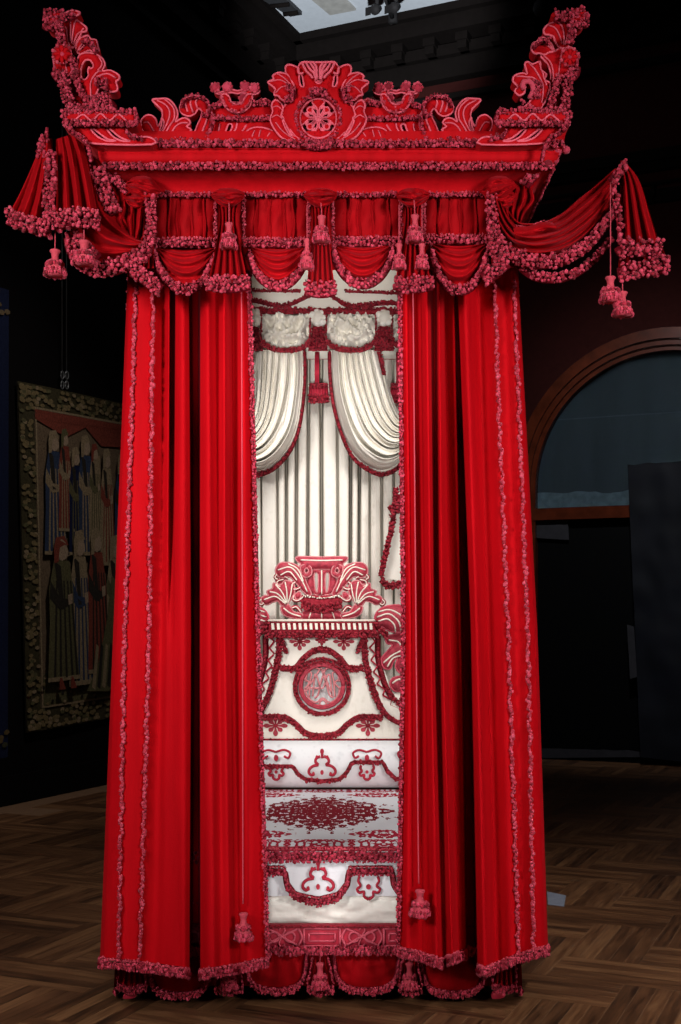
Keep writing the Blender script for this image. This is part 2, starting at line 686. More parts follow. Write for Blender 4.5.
mb = MB()
for py, l, r, y, w in ((141, 93, 563, -.625, .03), (163.5, 104, 553, -.585, .03), (193, 133, 525, -.45, .02)):
    a, b = P(l, py, y), P(r, py, y)
    mb.fringe3([(a[0], YK - .2, a[2]), (a[0], y, a[2]), (b[0], y, b[2]), (b[0], YK - .2, b[2])], .0105, M['fringe'], w, depth=.015)
part(mb, 'fringe', canopy)

# ---- cresting on the cornice; the right half repeats the left about AX
AX = 316.6
YC = -.56
V_, P_ = M['velvet'], M['piping']


def z3(L):
    return Z(120, 70, 4.256, L)


def leaf_scroll(flip):
    t = (lambda L: mir(L, AX)) if flip else (lambda L: L)
    mb = MB()
    leaf = z3([(138, 128), (165, 124), (205, 125), (235, 155), (246, 190), (236, 222), (262, 208), (285, 208), (300, 225), (284, 243), (304, 256), (275, 282), (225, 278), (185, 300), (140, 296),
               (100, 262), (90, 235), (93, 212), (120, 192), (150, 206), (160, 240), (172, 225), (182, 200), (178, 172), (158, 150)])
    hole = z3([(178, 205), (186, 215), (188, 235), (176, 262), (168, 258), (176, 235)])
    mb.plate(t(leaf), YC, V_, [t(hole)], thick=.05, H=.03, w=.045, pipe=P_, pr=.0055, veinmat=P_, vr=.004, sub=3,
             veins=[t(z3(v)) for v in ([(160, 135), (200, 160), (215, 195), (200, 240), (165, 290)], [(190, 128), (228, 165), (232, 210), (205, 262), (180, 292)],
                                       [(292, 228), (250, 240), (210, 285)], [(100, 230), (125, 235), (150, 275)])])
    vol = z3([(256, 178), (262, 140), (285, 118), (315, 110), (350, 116), (378, 140), (384, 175), (398, 200), (392, 250), (370, 300), (330, 312), (300, 300), (320, 262), (335, 225), (345, 205), (350, 180), (335, 165), (318, 188), (290, 198)])
    mb.plate(t(vol), YC + .02, V_, thick=.06, H=.03, w=.04, pipe=P_, pr=.005, veinmat=P_, vr=.005,
             veins=[t(z3(v)) for v in ([(285, 125), (280, 150), (290, 185)], [(310, 118), (302, 150), (312, 185)], [(338, 122), (325, 145), (330, 165)], [(372, 175), (372, 220), (345, 290)])])
    low = z3([(40, 318), (60, 302), (120, 300), (200, 300), (330, 300), (330, 322), (40, 322)])
    mb.plate(t(low), YC - .01, V_, thick=.07, H=.012, w=.03, pipe=P_, pr=.005)
    for path in ([(262, 150), (275, 122), (315, 108), (352, 114), (382, 145), (372, 190), (350, 185)], [(398, 205), (390, 250), (372, 295)], [(200, 300), (260, 290), (330, 300)], [(20, 320), (100, 308), (330, 312)]):
        mb.fringe(t(z3(path)), YC - .04, .008, M['fringe'], .018)
    part(mb, 'leaf_scroll', canopy)


def shelf_coronet(flip):
    t = (lambda L: mir(L, AX)) if flip else (lambda L: L)
    mb = MB()
    sh = z3([(378, 160), (430, 140), (560, 140), (640, 135), (650, 320), (375, 320), (395, 255), (400, 200)])
    slit = [z3([(462, 232), (478, 236), (470, 262), (440, 290), (428, 288), (450, 262)])]
    mb.plate(t(sh), YC + .03, V_, [t(q) for q in slit], thick=.07, H=.022, w=.04, pipe=P_, pr=.005, veinmat=P_, vr=.0045,
             veins=[t(z3(v)) for v in ([(425, 235), (420, 265), (385, 308)], [(500, 232), (488, 265), (430, 305)], [(540, 240), (520, 270), (500, 300)])])
    mb.fringe(t(z3([(385, 196), (450, 200), (520, 203), (640, 200)])), YC - .03, .0085, M['fringe'], .02)
    mb.fringe(t(z3([(385, 155), (430, 142)])), YC - .03, .0085, M['fringe'], .02)
    mb.fringe(t(z3([(570, 140), (640, 135)])), YC - .03, .0085, M['fringe'], .02)
    mb.fringe(t(z3([(375, 310), (640, 310)])), YC - .03, .0085, M['fringe'], .02)
    lf = z3([(535, 305), (530, 280), (548, 255), (585, 245), (630, 252), (660, 270), (672, 300)])
    mb.plate(t(lf), YC - .02, V_, thick=.04, H=.03, w=.04, pipe=P_, pr=.005, veins=[t(z3(v)) for v in ([(560, 300), (575, 265)], [(590, 300), (600, 262)], [(620, 300), (640, 275)])], veinmat=P_)
    part(mb, 'crest_shelf', canopy)
    mb = MB()
    cor = z3([(434, 110), (444, 150), (470, 176), (500, 183), (532, 174), (555, 150), (563, 110), (548, 104), (532, 120), (520, 142), (496, 148), (474, 138), (466, 118), (450, 104)])
    mb.plate(t(cor), YC - .01, V_, thick=.07, H=.025, w=.03, pipe=P_, pr=.005)
    band = z3([(398, 84), (425, 96), (470, 84), (500, 90), (530, 84), (570, 95), (594, 82), (588, 100), (556, 106), (524, 97), (500, 102), (474, 97), (444, 106), (410, 100)])
    mb.plate(t(band), YC + .03, V_, thick=.05, H=.02, w=.025, pipe=P_, pr=.005)
    for path in ([(440, 112), (450, 150), (475, 172), (500, 178), (530, 168), (552, 140), (562, 112)], [(462, 130), (480, 150), (500, 156), (525, 148), (538, 122)]):
        mb.fringe(t(z3(path)), YC - .035, .008, M['braid'], .014)
    c = [P(a, b, YC) for a, b in t(z3([(406, 76), (457, 73), (532, 73), (574, 78), (443, 118), (528, 122)]))]
    mb.blobs(c, .02, M['fringe'], ico=ICO2, jit=.1)
    for q in c:
        mb.blobs([(q[0] + .017 * math.cos(a), q[1] - .006, q[2] + .017 * math.sin(a)) for a in np.linspace(0, 2 * PI, 8, endpoint=False)], .0075, M['braid'])
    part(mb, 'coronet', canopy)


for fl in (False, True):
    leaf_scroll(fl)
    shelf_coronet(fl)

# ---- corner blocks under the finials
z5 = lambda L: Z(30, 0, 5.675, L)


def corner_block(flip):
    t = (lambda L: mir(L, AX)) if flip else (lambda L: L)
    mb = MB()
    slab = z5([(202, 668), (212, 640), (236, 628), (400, 630), (560, 630), (600, 632), (606, 690), (560, 702), (400, 696), (220, 700), (206, 690)])
    mb.plate(t(slab), YC - .01, V_, thick=.3, H=.02, w=.03, pipe=P_, pr=.005)
    body = z5([(208, 700), (548, 698), (545, 728), (560, 752), (600, 778), (684, 782), (690, 822), (340, 815), (300, 775), (240, 742)])
    sl = [z5([(345, 735), (365, 735), (400, 762), (440, 790), (488, 802), (440, 802), (388, 780)]), z5([(436, 735), (458, 736), (490, 765), (530, 790), (572, 802), (530, 804), (478, 782)])]
    mb.plate(t(body), YC + .01, V_, [t(q) for q in sl], thick=.26, H=.02, w=.04, pipe=P_, pr=.0055)
    ribbon(mb, t(z5([(250, 686), (300, 650), (350, 684), (400, 645), (450, 684), (500, 648), (545, 684)])), YC - .18, .004, P_, 40)
    for path in ([(205, 640), (260, 622), (420, 624), (600, 628)], [(205, 690), (400, 690), (606, 690)], [(200, 640), (202, 700), (235, 745)], [(600, 632), (610, 680), (560, 695)]):
        mb.fringe(t(z5(path)), YC - .16, .0095, M['fringe'], .024)
    for path in ([(548, 730), (575, 768), (640, 778)], [(240, 742), (300, 775), (330, 815), (350, 900)]):
        mb.fringe(t(z5(path)), YC - .13, .0095, M['fringe'], .02)
    # sprig at the corner of the cornice
    b = []
    for a0, b0 in ((545, 130), (552, 136), (560, 143), (566, 150), (558, 152), (550, 146), (543, 158), (556, 160), (548, 164)):
        q = P(*mir([(a0, b0)], AX)[0], -.6) if not flip else P(a0, b0, -.6)
        b.append(q)
    if flip:
        mb.blobs(b, .02, M['fringe'], ico=ICO2)
    part(mb, 'corner_block', canopy)


corner_block(False)
corner_block(True)


def rosette(mb, px, py, y, rpx):
    c = P(px, py, y)
    R = rpx * S(y)
    mb.blobs([c], R * .35, M['fringe'], ico=ICO2, jit=.05)
    for k in range(8):
        a = 2 * PI * k / 8
        mb.tube([c, (c[0] + .6 * R * math.cos(a), c[1] - R * .3, c[2] + .6 * R * math.sin(a)), (c[0] + R * math.cos(a), c[1] - R * .05, c[2] + R * math.sin(a))], [R * .12, R * .24, R * .16], M['velvet'], 6)
    mb.blobs([(c[0] + R * math.cos(a), c[1] - .01, c[2] + R * math.sin(a)) for a in np.linspace(0, 2 * PI, 18, endpoint=False)], R * .17, M['braid'])


# ---- left finial
YF = YC - .02
mb = MB()
kw = dict(pipe=P_, pr=.0055, veinmat=P_, vr=.004)
mb.plate(z5([(200, 78), (245, 62), (284, 72), (272, 88), (250, 96), (264, 116), (292, 134), (322, 160), (318, 180), (292, 186), (286, 208), (264, 238), (246, 272), (222, 256), (214, 205), (206, 160), (190, 145), (196, 110)]), YF, V_,
         thick=.07, H=.03, w=.045, veins=[z5(v) for v in ([(225, 90), (235, 140), (235, 240)], [(262, 120), (255, 170), (240, 255)], [(310, 168), (275, 200), (245, 262)])], **kw)
mb.plate(z5([(80, 104), (92, 76), (120, 68), (165, 70), (205, 78), (200, 112), (178, 140), (150, 142), (122, 158), (98, 150), (84, 128)]), YF - .03, V_, thick=.09, H=.03, w=.04)
mb.plate(z5([(165, 140), (205, 148), (216, 210), (228, 262), (236, 330), (252, 400), (280, 500), (330, 590), (345, 630), (235, 630), (215, 580), (196, 480), (190, 420), (150, 400), (135, 340), (150, 270), (165, 240)]), YF + .02, V_, thick=.09, H=.03, w=.05,
         veins=[z5(v) for v in ([(185, 170), (200, 300), (225, 480), (260, 620)],)], **kw)
mb.plate(z5([(262, 280), (272, 242), (298, 214), (330, 204), (346, 224), (376, 230), (384, 262), (390, 292), (366, 300), (340, 288), (312, 300), (282, 308)]), YF, V_, thick=.07, H=.03, w=.04,
         veins=[z5(v) for v in ([(330, 215), (318, 245), (275, 295)], [(376, 270), (330, 262), (285, 295)])], **kw)
mb.plate(z5([(282, 316), (330, 302), (378, 312), (414, 338), (426, 372), (412, 404), (458, 402), (506, 430), (504, 454), (488, 464), (498, 500), (488, 520), (450, 522), (430, 505), (398, 498), (380, 530), (372, 560), (400, 600), (350, 602), (318, 545), (292, 490), (274, 430), (270, 370)]), YF - .03, V_,
         [z5([(320, 342), (346, 346), (362, 376), (348, 392), (336, 384), (330, 410), (334, 432), (312, 456), (292, 440), (290, 392), (302, 360)])],
         thick=.07, H=.03, w=.045, veins=[z5(v) for v in ([(412, 404), (385, 425), (352, 480), (350, 580)], [(395, 330), (412, 370), (390, 410)], [(490, 450), (440, 430), (385, 450)])], **kw)
for path, w in (([(88, 84), (130, 68), (200, 72)], .04), ([(84, 105), (110, 118), (190, 105)], .05), ([(260, 70), (225, 85), (190, 90)], .03), ([(172, 145), (175, 200), (185, 250)], .035), ([(200, 430), (205, 500), (225, 590)], .05), ([(250, 340), (262, 440), (300, 540), (350, 600)], .03),
                ([(375, 470), (400, 450), (440, 460), (430, 495)], .03), ([(360, 560), (410, 540), (460, 560), (470, 590)], .05), ([(210, 610), (340, 600), (475, 600)], .045), ([(300, 220), (340, 235), (380, 285)], .025)):
    mb.fringe(z5(path), YF - .075, .009, M['fringe'], w, depth=.03)
rosette(mb, 30 + 185 / 5.675, 312 / 5.675, YF - .07, 9.5)
mb.fringe(z5([(140, 370), (165, 410), (210, 415)]), YF - .06, .009, M['fringe'], .05, depth=.03)
part(mb, 'finial', canopy)

# ---- right finial
z6 = lambda L: Z(480, 0, 5.39, L)
mb = MB()
mb.plate(z6([(384, 84), (400, 64), (440, 70), (472, 68), (510, 46), (545, 46), (572, 62), (578, 100), (552, 134), (510, 140), (480, 118), (450, 96), (416, 100)]), YF - .03, V_, thick=.09, H=.03, w=.04)
mb.plate(z6([(342, 166), (354, 145), (376, 130), (410, 120), (436, 122), (470, 120), (498, 160), (494, 220), (470, 258), (440, 262), (418, 248), (404, 225), (396, 200), (372, 190), (350, 188)]), YF, V_, thick=.07, H=.03, w=.045,
         veins=[z6(v) for v in ([(370, 145), (410, 175), (440, 245)], [(420, 128), (442, 170), (450, 250)], [(470, 135), (470, 190), (455, 250)])], **kw)
mb.plate(z6([(278, 272), (284, 236), (306, 226), (330, 204), (362, 216), (386, 244), (396, 276), (372, 284), (345, 296), (318, 288), (298, 292)]), YF, V_, thick=.07, H=.03, w=.04,
         veins=[z6(v) for v in ([(300, 250), (340, 250), (390, 275)], [(335, 215), (360, 240), (392, 272)])], **kw)
mb.plate(z6([(326, 304), (352, 292), (400, 280), (440, 256), (500, 262), (526, 320), (505, 385), (480, 410), (478, 470), (464, 540), (456, 612), (330, 612), (345, 570), (366, 520), (376, 450), (380, 400), (362, 345)]), YF + .02, V_, thick=.09, H=.03, w=.05,
         veins=[z6(v) for v in ([(340, 305), (380, 350), (392, 430), (370, 560)], [(440, 270), (420, 400), (400, 590)], [(470, 420), (445, 520), (430, 600)])], **kw)
mb.plate(z6([(242, 345), (258, 335), (284, 348), (322, 334), (326, 376), (356, 402), (346, 432), (376, 450), (368, 500), (345, 555), (318, 596), (262, 598), (246, 575), (262, 556), (288, 520), (296, 485), (298, 455), (275, 440), (245, 455), (240, 490), (235, 505), (208, 516), (186, 490), (206, 470), (177, 440), (186, 410), (226, 396), (254, 402), (246, 372)]), YF - .03, V_,
         thick=.07, H=.03, w=.045, veins=[z6(v) for v in ([(262, 345), (300, 400), (335, 470), (330, 560)], [(320, 345), (335, 400), (355, 470)], [(195, 420), (240, 425), (290, 430), (320, 480)])], **kw)
mb.tube([P(a, b, YF - .09) for a, b in z6([(240, 480), (228, 462), (236, 440), (262, 436), (285, 455), (288, 490), (270, 530)])], .012, M['braid'], 6)
for path, w in (([(400, 72), (440, 76), (490, 58), (560, 56)], .04), ([(480, 100), (540, 95), (578, 85)], .055), ([(488, 140), (492, 190), (480, 240)], .035), ([(500, 390), (470, 430), (465, 520), (450, 600)], .04), ([(420, 420), (400, 500), (370, 590)], .03),
                ([(215, 550), (240, 570), (280, 580)], .05), ([(205, 590), (330, 600), (460, 600)], .035), ([(300, 440), (310, 480), (295, 540)], .03), ([(285, 250), (330, 210), (370, 225)], .02)):
    mb.fringe(z6(path), YF - .075, .009, M['fringe'], w, depth=.03)
rosette(mb, 480 + 482 / 5.39, 312 / 5.39, YF - .07, 9)
mb.fringe(z6([(520, 330), (510, 370), (480, 395)]), YF - .06, .009, M['fringe'], .05, depth=.03)
part(mb, 'finial', canopy)

# ---- central cartouche
zc = lambda L: Z(260, 50, 5.675, L)
CX0 = 260 + 331 / 5.675


def sym(L):
    """mirror a half outline (listed from the top down its left side) about the cartouche's middle"""
    l = zc(L)
    return l + mir(l, CX0)[::-1]


mb = MB()
body = sym([(300, 72), (238, 72), (216, 100), (190, 92), (166, 86), (146, 98), (150, 140), (168, 180), (196, 212), (190, 270), (140, 320), (126, 380), (150, 440), (200, 500), (260, 532), (320, 545)])
ringc = (333, 390)
holes = [circle(CX0, 50 + 390 / 5.675, 104 / 5.675, 112 / 5.675, 30)]
for sgn in (0, 1):
    h = zc([(224, 138), (240, 145), (246, 175), (250, 208), (232, 208), (222, 175)])
    holes.append(mir(h, CX0) if sgn else h)
holes.append(zc([(314, 172), (332, 178), (352, 172), (346, 188), (330, 192), (318, 186)]))
mb.plate(body, YC - .02, V_, holes, thick=.08, H=.03, w=.04, sp=.012, pipe=P_, pr=.006)
for sgn in (0, 1):
    t = (lambda L: mir(zc(L), CX0)) if sgn else zc
    mb.plate(t([(165, 150), (130, 134), (100, 132), (72, 150), (80, 168), (45, 184), (72, 208), (88, 226), (80, 256), (104, 262), (128, 285), (165, 282), (190, 255), (198, 220)]), YC - .03, V_, thick=.07, H=.03, w=.045, veinmat=P_,
             pipe=P_, pr=.0055, veins=[t(v) for v in ([(55, 185), (110, 182), (170, 210)], [(95, 140), (130, 165), (175, 205)], [(90, 250), (120, 225), (170, 215)])])
    mb.plate(t([(84, 286), (66, 318), (74, 352), (58, 395), (82, 450), (125, 500), (190, 526), (245, 526), (205, 490), (160, 430), (138, 390), (120, 372), (132, 330), (112, 300)]), YC - .03, V_,
             [t([(128, 400), (145, 410), (160, 450), (185, 488), (165, 480), (140, 440)])], thick=.07, H=.03, w=.045, pipe=P_, pr=.0055, veinmat=P_,
             veins=[t(v) for v in ([(70, 330), (100, 330), (128, 345)], [(68, 390), (100, 380), (128, 395)], [(90, 420), (130, 470), (200, 515)])])
    # fluted crown
    for path in ([(240, 76), (262, 118), (285, 140), (300, 160)], [(262, 74), (285, 110), (305, 130), (318, 168)], [(285, 74), (306, 105), (318, 140)], [(305, 74), (320, 100), (322, 165)], [(215, 100), (222, 132), (246, 130)]):
        ribbon(mb, t(path), YC - .095, .0055, P_)
    mb.fringe(t([(150, 200), (185, 215), (180, 260), (140, 270)]), YC - .085, .0085, M['fringe'], .03)
# flowered cross in the ring
cx, cy = CX0, 50 + 390 / 5.675
for k in range(8):
    a = k * PI / 4
    L = 20 if k % 2 == 0 else 14.5
    wd = 6.3 if k % 2 == 0 else 3.0
    loc = [(0, .8), (.4, 1.0), (.6, .42 * wd), (.8, wd), (.97, .6 * wd), (1, 0), (.97, -.6 * wd), (.8, -wd), (.6, -.42 * wd), (.4, -1.0), (0, -.8)]
    mb.plate([(cx + math.sin(a) * u * L + math.cos(a) * v, cy - math.cos(a) * u * L + math.sin(a) * v) for u, v in loc], YC - .03, V_, thick=.04, H=.02, w=.025, sp=.01, pipe=P_, pr=.005)
for k in range(4):                                                 # little hooked curls between the petals
    a = PI / 4 + k * PI / 2
    for s_ in (-1, 1):
        q = [(cx + math.sin(a + s_ * t) * r, cy - math.cos(a + s_ * t) * r) for t, r in ((.1, 7), (.2, 11), (.42, 13.5), (.5, 11.5), (.38, 10.5))]
        mb.tube([P(x, y_, YC - .05) for x, y_ in cr_open(q, 12)], .007, P_, 6)
mb.tube([P(a, b, YC - .09) for a, b in circle(cx, cy, 2.4, 2.4, 14) + [(cx + 2.4, cy)]], .006, P_, 6)
mb.fringe(circle(cx, cy - .3, 21.5, 22.8, 40) + [(cx + 21.5, cy - .3)], YC - .07, .0085, M['fringe'], .01, n=90)
mb.fringe(circle(cx, cy - .3, 23, 24.2, 40) + [(cx + 23, cy - .3)], YC - .07, .0085, M['fringe'], .01, n=90)
mb.fringe(sym([(262, 542), (331, 548)]), YC - .07, .009, M['fringe'], .02)
mb.fringe([(CX0 - 8, 90), (CX0, 88.5), (CX0 + 8, 90)], YC - .08, .009, M['fringe'], .03)
part(mb, 'cartouche', canopy)

# ================================================================== HEADBOARD
YH = 2.6
zh = lambda L: Z(240, 480, 3.94, L)
HX = 240 + 322 / 3.94


def hsym(L):
    l = zh(L)
    return l + mir(l, HX)[::-1]


mb = MB()
mb.plate(hsym([(322, 596), (92, 598), (90, 700), (50, 820), (-20, 885), (-90, 915), (-130, 960), (-110, 1075), (322, 1075)]), YH, M['cream'],
         [circle(322, 686, 27, 27, 30)], thick=.08, H=.015, w=.05, sp=.03, sub=1)
mb.box((P(288, 686, YH)[0], YH + .045, P(0, 720, YH)[2]), (P(356, 686, YH)[0], YH + .06, P(0, 652, YH)[2]), M['greywhite'])
head = part(mb, 'headboard', bed)
yf = YH - .06
mb = MB()
CB = M['crimsonbraid']
fr = lambda path, w=.03, r=.012, n=60: mb.fringe(path, yf, r, CB, w, n=n, depth=.015)


def both(L):
    return (zh(L), mir(zh(L), HX))


for e in (0, 1):
    f = lambda L: both(L)[e]
    fr(f([(156, 615), (148, 720), (114, 840), (72, 920), (0, 965)]), .045)          # inner side line
    fr(f([(168, 625), (180, 690), (208, 690)]), .02) if False else None
    fr(f([(100, 600), (98, 700), (60, 820), (-10, 890), (-70, 915)]), .045)
    fr(f([(158, 728), (215, 728), (250, 690), (290, 660), (322, 655)]), .045)         # arch over the medallion
    fr(f([(80, 922), (170, 922), (215, 945), (260, 985), (322, 998)]), .045)          # festoon under it
    fr(f([(150, 600), (168, 640), (182, 682)]), .03)
fr(zh([(-60, 1018), (700, 1018)]), .016)
fr(hsym([(322, 590), (115, 590)])[:2], .045)
fr(mir(hsym([(322, 590), (115, 590)])[:2], HX), .045)
part(mb, 'braid_trim', head, 'dark crimson tufted braid')
mb = MB()
for e in (0, 1):                                                   # zigzag cord up the waisted sides
    pts = cr_open(both([(122, 612), (122, 690), (92, 810), (34, 895), (-40, 938)])[e], 17)
    z = [(a + (3 if i % 2 else -2.5), b) for i, (a, b) in enumerate(pts)]
    for a, b in zip(z, z[1:]):
        ribbon(mb, [a, b], yf - .005, .006, M['redsilk'], 3)


def palmette(mb, px, py, rp, y, up=1, petals=8):
    """cut velvet flower: petals around a centre"""
    for k in range(petals):
        a = 2 * PI * k / petals
        c, s_ = math.cos(a), math.sin(a)
        L = rp * (1 if k % 2 == 0 else .75)
        mb.plate([(px + c * u * L - s_ * v * rp, py + .85 * (s_ * u * L + c * v * rp)) for u, v in ((.18, .03), (.45, .07), (.75, .19), (1, .08), (1, -.08), (.75, -.19), (.45, -.07), (.18, -.03))], y, M['carved'], thick=.012, H=.008, w=.02, sp=.02, pipe=M['redsilk'], pr=.003)
    mb.blobs([P(px, py, y - .01)], rp * S(y) * .16, CB, ico=ICO2)


for e in (0, 1):
    for c in ([(140, 968)], [(235, 636)]):
        q = both(c)[e][0]
        palmette(mb, q[0], q[1], 11.5 if c[0][1] > 900 else 10, yf + .01)
q = zh([(322, 630)])[0]
palmette(mb, q[0], q[1], 6, yf + .01)
part(mb, 'applique_flower', head)

# rail with a bead-and-bar moulding
mb = MB()
mb.plate(hsym([(322, 548), (118, 550), (100, 570), (106, 596), (140, 606), (322, 606)]), YH - .04, M['crimsonbraid'], thick=.1, H=.02, w=.03, sp=.03, sub=1)
x0, x1 = zh([(118, 577)])[0][0], zh([(526, 577)])[0][0]
n = 19
for i in range(n):
    a = x0 + (x1 - x0) * (i + .5) / n
    mb.plate([(a - 1.5, 623.2), (a + 1.2, 623.2), (a + 1.8, 629.5), (a - .9, 629.5)], YH - .12, M['creampipe'], thick=.02, H=.008, w=.01, sp=.03, sub=1)
ribbon(mb, [(x0 - 3, 620.5), (x1 + 3, 620.5)], YH - .11, .008, M['creampipe'], 4)
mb.fringe([(x0 - 4, 631), (x1 + 4, 631)], YH - .1, .013, CB, .045)
mb.fringe([(x0 - 3, 622), (x1 + 3, 622)], YH - .1, .008, CB, .012)
part(mb, 'top_rail', head)

# medallion with an interlaced cipher
mb = MB()
mc = (322, 686)
mb.fringe(circle(*mc, 25.5, 25.5, 36) + [(mc[0] + 25.5, mc[1])], yf, .012, CB, .02, n=80)
mb.fringe(circle(mc[0], mc[1] - 1, 28, 28, 36) + [(mc[0] + 28, mc[1] - 1)], yf, .012, CB, .02, n=80)
for r in (20.5, 22.2):
    mb.tube([P(a, b, yf - .01) for a, b in circle(*mc, r, r, 40) + [(mc[0] + r, mc[1])]], .01, M['carved'], 6)
zm = lambda L: Z(255, 610, 4.54, L)
for L in ([(232, 372), (250, 340), (275, 300), (300, 268), (318, 300), (334, 345), (350, 380)],                    # A / M strokes
          [(252, 355), (300, 355)],
          [(262, 392), (268, 330), (276, 290), (304, 360), (334, 288), (344, 330), (350, 392)],
          [(320, 268), (298, 330), (286, 385), (270, 400)],
          [(300, 262), (322, 330), (338, 385), (356, 398)],
          [(362, 395), (358, 330), (352, 285), (380, 285), (388, 310), (362, 330), (384, 358), (392, 388)],
          [(246, 395), (250, 330), (256, 285), (230, 290), (224, 312), (246, 330), (226, 360), (220, 385)],
          [(228, 325), (240, 285), (270, 262), (300, 272)], [(384, 325), (372, 285), (342, 262), (312, 272)],
          [(226, 350), (240, 395), (275, 420), (307, 400), (340, 420), (374, 395), (386, 350)],
          [(290, 425), (307, 408), (324, 425), (307, 438), (290, 425)]):
    ribbon(mb, zm(L), yf - .005, .0062, M['palepink'], 30, 6)
part(mb, 'monogram_medallion', head, 'round crimson medallion with interlaced cipher')

# pierced crest
mb = MB()
kw = dict(thick=.05, H=.03, w=.04, pipe=M['palepink'], pr=.0065, veinmat=M['creampipe'], vr=.006, sp=.016)
CV = M['carved']
mb.plate(hsym([(322, 304), (228, 302), (222, 316), (238, 330), (236, 345), (262, 352), (322, 352)]), YH - .04, CV, veins=[zh([(240, 316), (322, 318), (404, 316)])], **kw)
mb.plate(hsym([(322, 352), (262, 352), (268, 380), (262, 410), (285, 448), (322, 455)]), YH - .03, CV,
         [zh([(292, 372), (308, 372), (306, 440), (296, 430)]), zh([(336, 372), (352, 372), (348, 430), (338, 440)])], veins=[zh([(322, 356), (322, 450)])], **kw)
for e in (0, 1):
    f = lambda L: both(L)[e]
    mb.plate(f([(140, 352), (158, 328), (190, 326), (224, 336), (252, 366), (262, 405), (282, 450), (262, 452), (236, 425), (214, 398), (192, 380), (168, 386), (146, 376)]), YH - .05, CV,
             veins=[f(v) for v in ([(150, 355), (200, 345), (240, 390), (265, 440)], [(160, 375), (195, 362), (225, 395)], [(190, 330), (228, 352), (250, 400)])], **kw)
    mb.plate(f([(240, 340), (262, 332), (280, 345), (282, 372), (262, 384), (245, 375), (240, 358)]), YH - .06, CV, [f([(256, 350), (266, 348), (270, 360), (262, 368), (254, 362)])], **kw)
    mb.plate(f([(82, 470), (96, 455), (112, 456), (106, 438), (128, 428), (132, 406), (160, 414), (178, 396), (206, 404), (216, 424), (212, 452), (192, 482), (182, 498), (162, 494), (150, 478), (128, 482), (108, 492), (90, 486)]), YH - .05, CV,
             veins=[f(v) for v in ([(95, 472), (140, 460), (180, 488)], [(118, 440), (150, 450), (182, 485)], [(140, 412), (168, 445), (184, 485)], [(178, 402), (185, 440), (186, 485)], [(206, 412), (200, 450), (188, 490)])], **kw)
    mb.plate(f([(140, 385), (160, 392), (178, 388), (186, 400), (170, 410), (146, 404)]), YH - .03, CV, **kw)
    mb.plate(f([(160, 500), (190, 492), (202, 506), (214, 520), (246, 528), (242, 546), (200, 542), (172, 530)]), YH - .05, CV, veins=[f([(172, 505), (200, 525), (240, 538)])], **kw)
    mb.plate(f([(236, 440), (216, 452), (222, 470), (240, 462)]), YH - .05, CV, **kw)
for e in (0, 1):
    f = lambda L: both(L)[e]
    for L, r_ in (([(250, 400), (235, 425), (212, 430), (205, 412), (218, 402)], .014), ([(250, 460), (228, 475), (210, 470), (212, 455)], .013), ([(196, 372), (180, 360), (176, 378), (190, 388)], .012),
                  ([(172, 392), (150, 398), (146, 414), (160, 420)], .012), ([(84, 470), (74, 482), (84, 492), (94, 484)], .011), ([(146, 372), (138, 384), (148, 392)], .011), ([(240, 520), (222, 500), (205, 505)], .013),
                  ([(262, 345), (240, 350), (232, 366), (244, 374)], .012), ([(186, 498), (176, 512), (186, 524), (198, 516)], .013)):
        ribbon(mb, f(L), YH - .07, r_, CV, 16, 6)
        ribbon(mb, f(L), YH - .083, .004, M['creampipe'], 16, 5)
mb.plate(hsym([(322, 512), (256, 514), (244, 530), (236, 548), (322, 548)]), YH - .04, CV, veins=[zh([(280, 520), (272, 545)]), zh([(322, 518), (322, 545)]), zh([(364, 520), (372, 545)])], **kw)
mb.plate(hsym([(322, 456), (246, 452), (240, 470), (262, 505), (322, 516)]), YH - .03, M['crimsonbraid'], thick=.05, H=.02, w=.04)
mb.fringe(zh([(244, 470), (280, 485), (322, 490), (364, 485), (400, 470)]), YH - .08, .013, CB, .06)
mb.fringe(zh([(250, 455), (322, 462), (394, 455)]), YH - .08, .01, M['creampipe'], .01)
part(mb, 'crest', head)

# rolled ends and hanging leaf scrolls beside the waisted panel
for e in (0, 1):
    f = lambda L: both(L)[e]
    mb = MB()
    mb.plate(f([(532, 560), (534, 530), (556, 506), (596, 494), (640, 496), (672, 520), (676, 560), (648, 590), (610, 600), (580, 590), (560, 578), (548, 586)]), YH - .05, CV, thick=.1, H=.06, w=.08, sp=.02, pipe=M['piping'], pr=.007,
             veins=[f(v) for v in ([(545, 520), (590, 512), (640, 540), (655, 585)], [(540, 540), (585, 528), (622, 556), (635, 595)], [(545, 556), (580, 548), (606, 570), (612, 598)])], veinmat=M['creampipe'], vr=.007, groove=.012)
    mb.fringe(f([(535, 545), (552, 575), (580, 600)]), YH - .1, .013, CB, .05)
    mb.plate(f([(600, 610), (572, 622), (580, 645), (600, 650), (575, 680), (556, 706), (566, 740), (592, 744), (604, 716), (622, 700), (612, 735), (628, 760), (640, 770), (602, 780), (590, 805), (606, 830), (632, 834), (645, 850), (664, 840), (664, 620)]), YH - .03, CV,
             [f([(636, 800), (650, 790), (652, 815), (640, 815)])], thick=.06, H=.03, w=.05, sp=.02, pipe=M['piping'], pr=.007, veinmat=M['creampipe'], vr=.007,
             veins=[f(v) for v in ([(585, 630), (625, 640), (645, 690)], [(565, 720), (600, 690), (640, 670)], [(580, 735), (605, 700), (650, 690)], [(600, 800), (625, 785), (655, 790)], [(640, 700), (640, 760), (650, 840)])])
    mb.plate(f([(560, 900), (590, 850), (664, 838), (664, 1010), (640, 1000)]), YH - .02, M['cream'], thick=.06, H=.02, w=.05, sp=.03)
    part(mb, 'side_scroll', head)

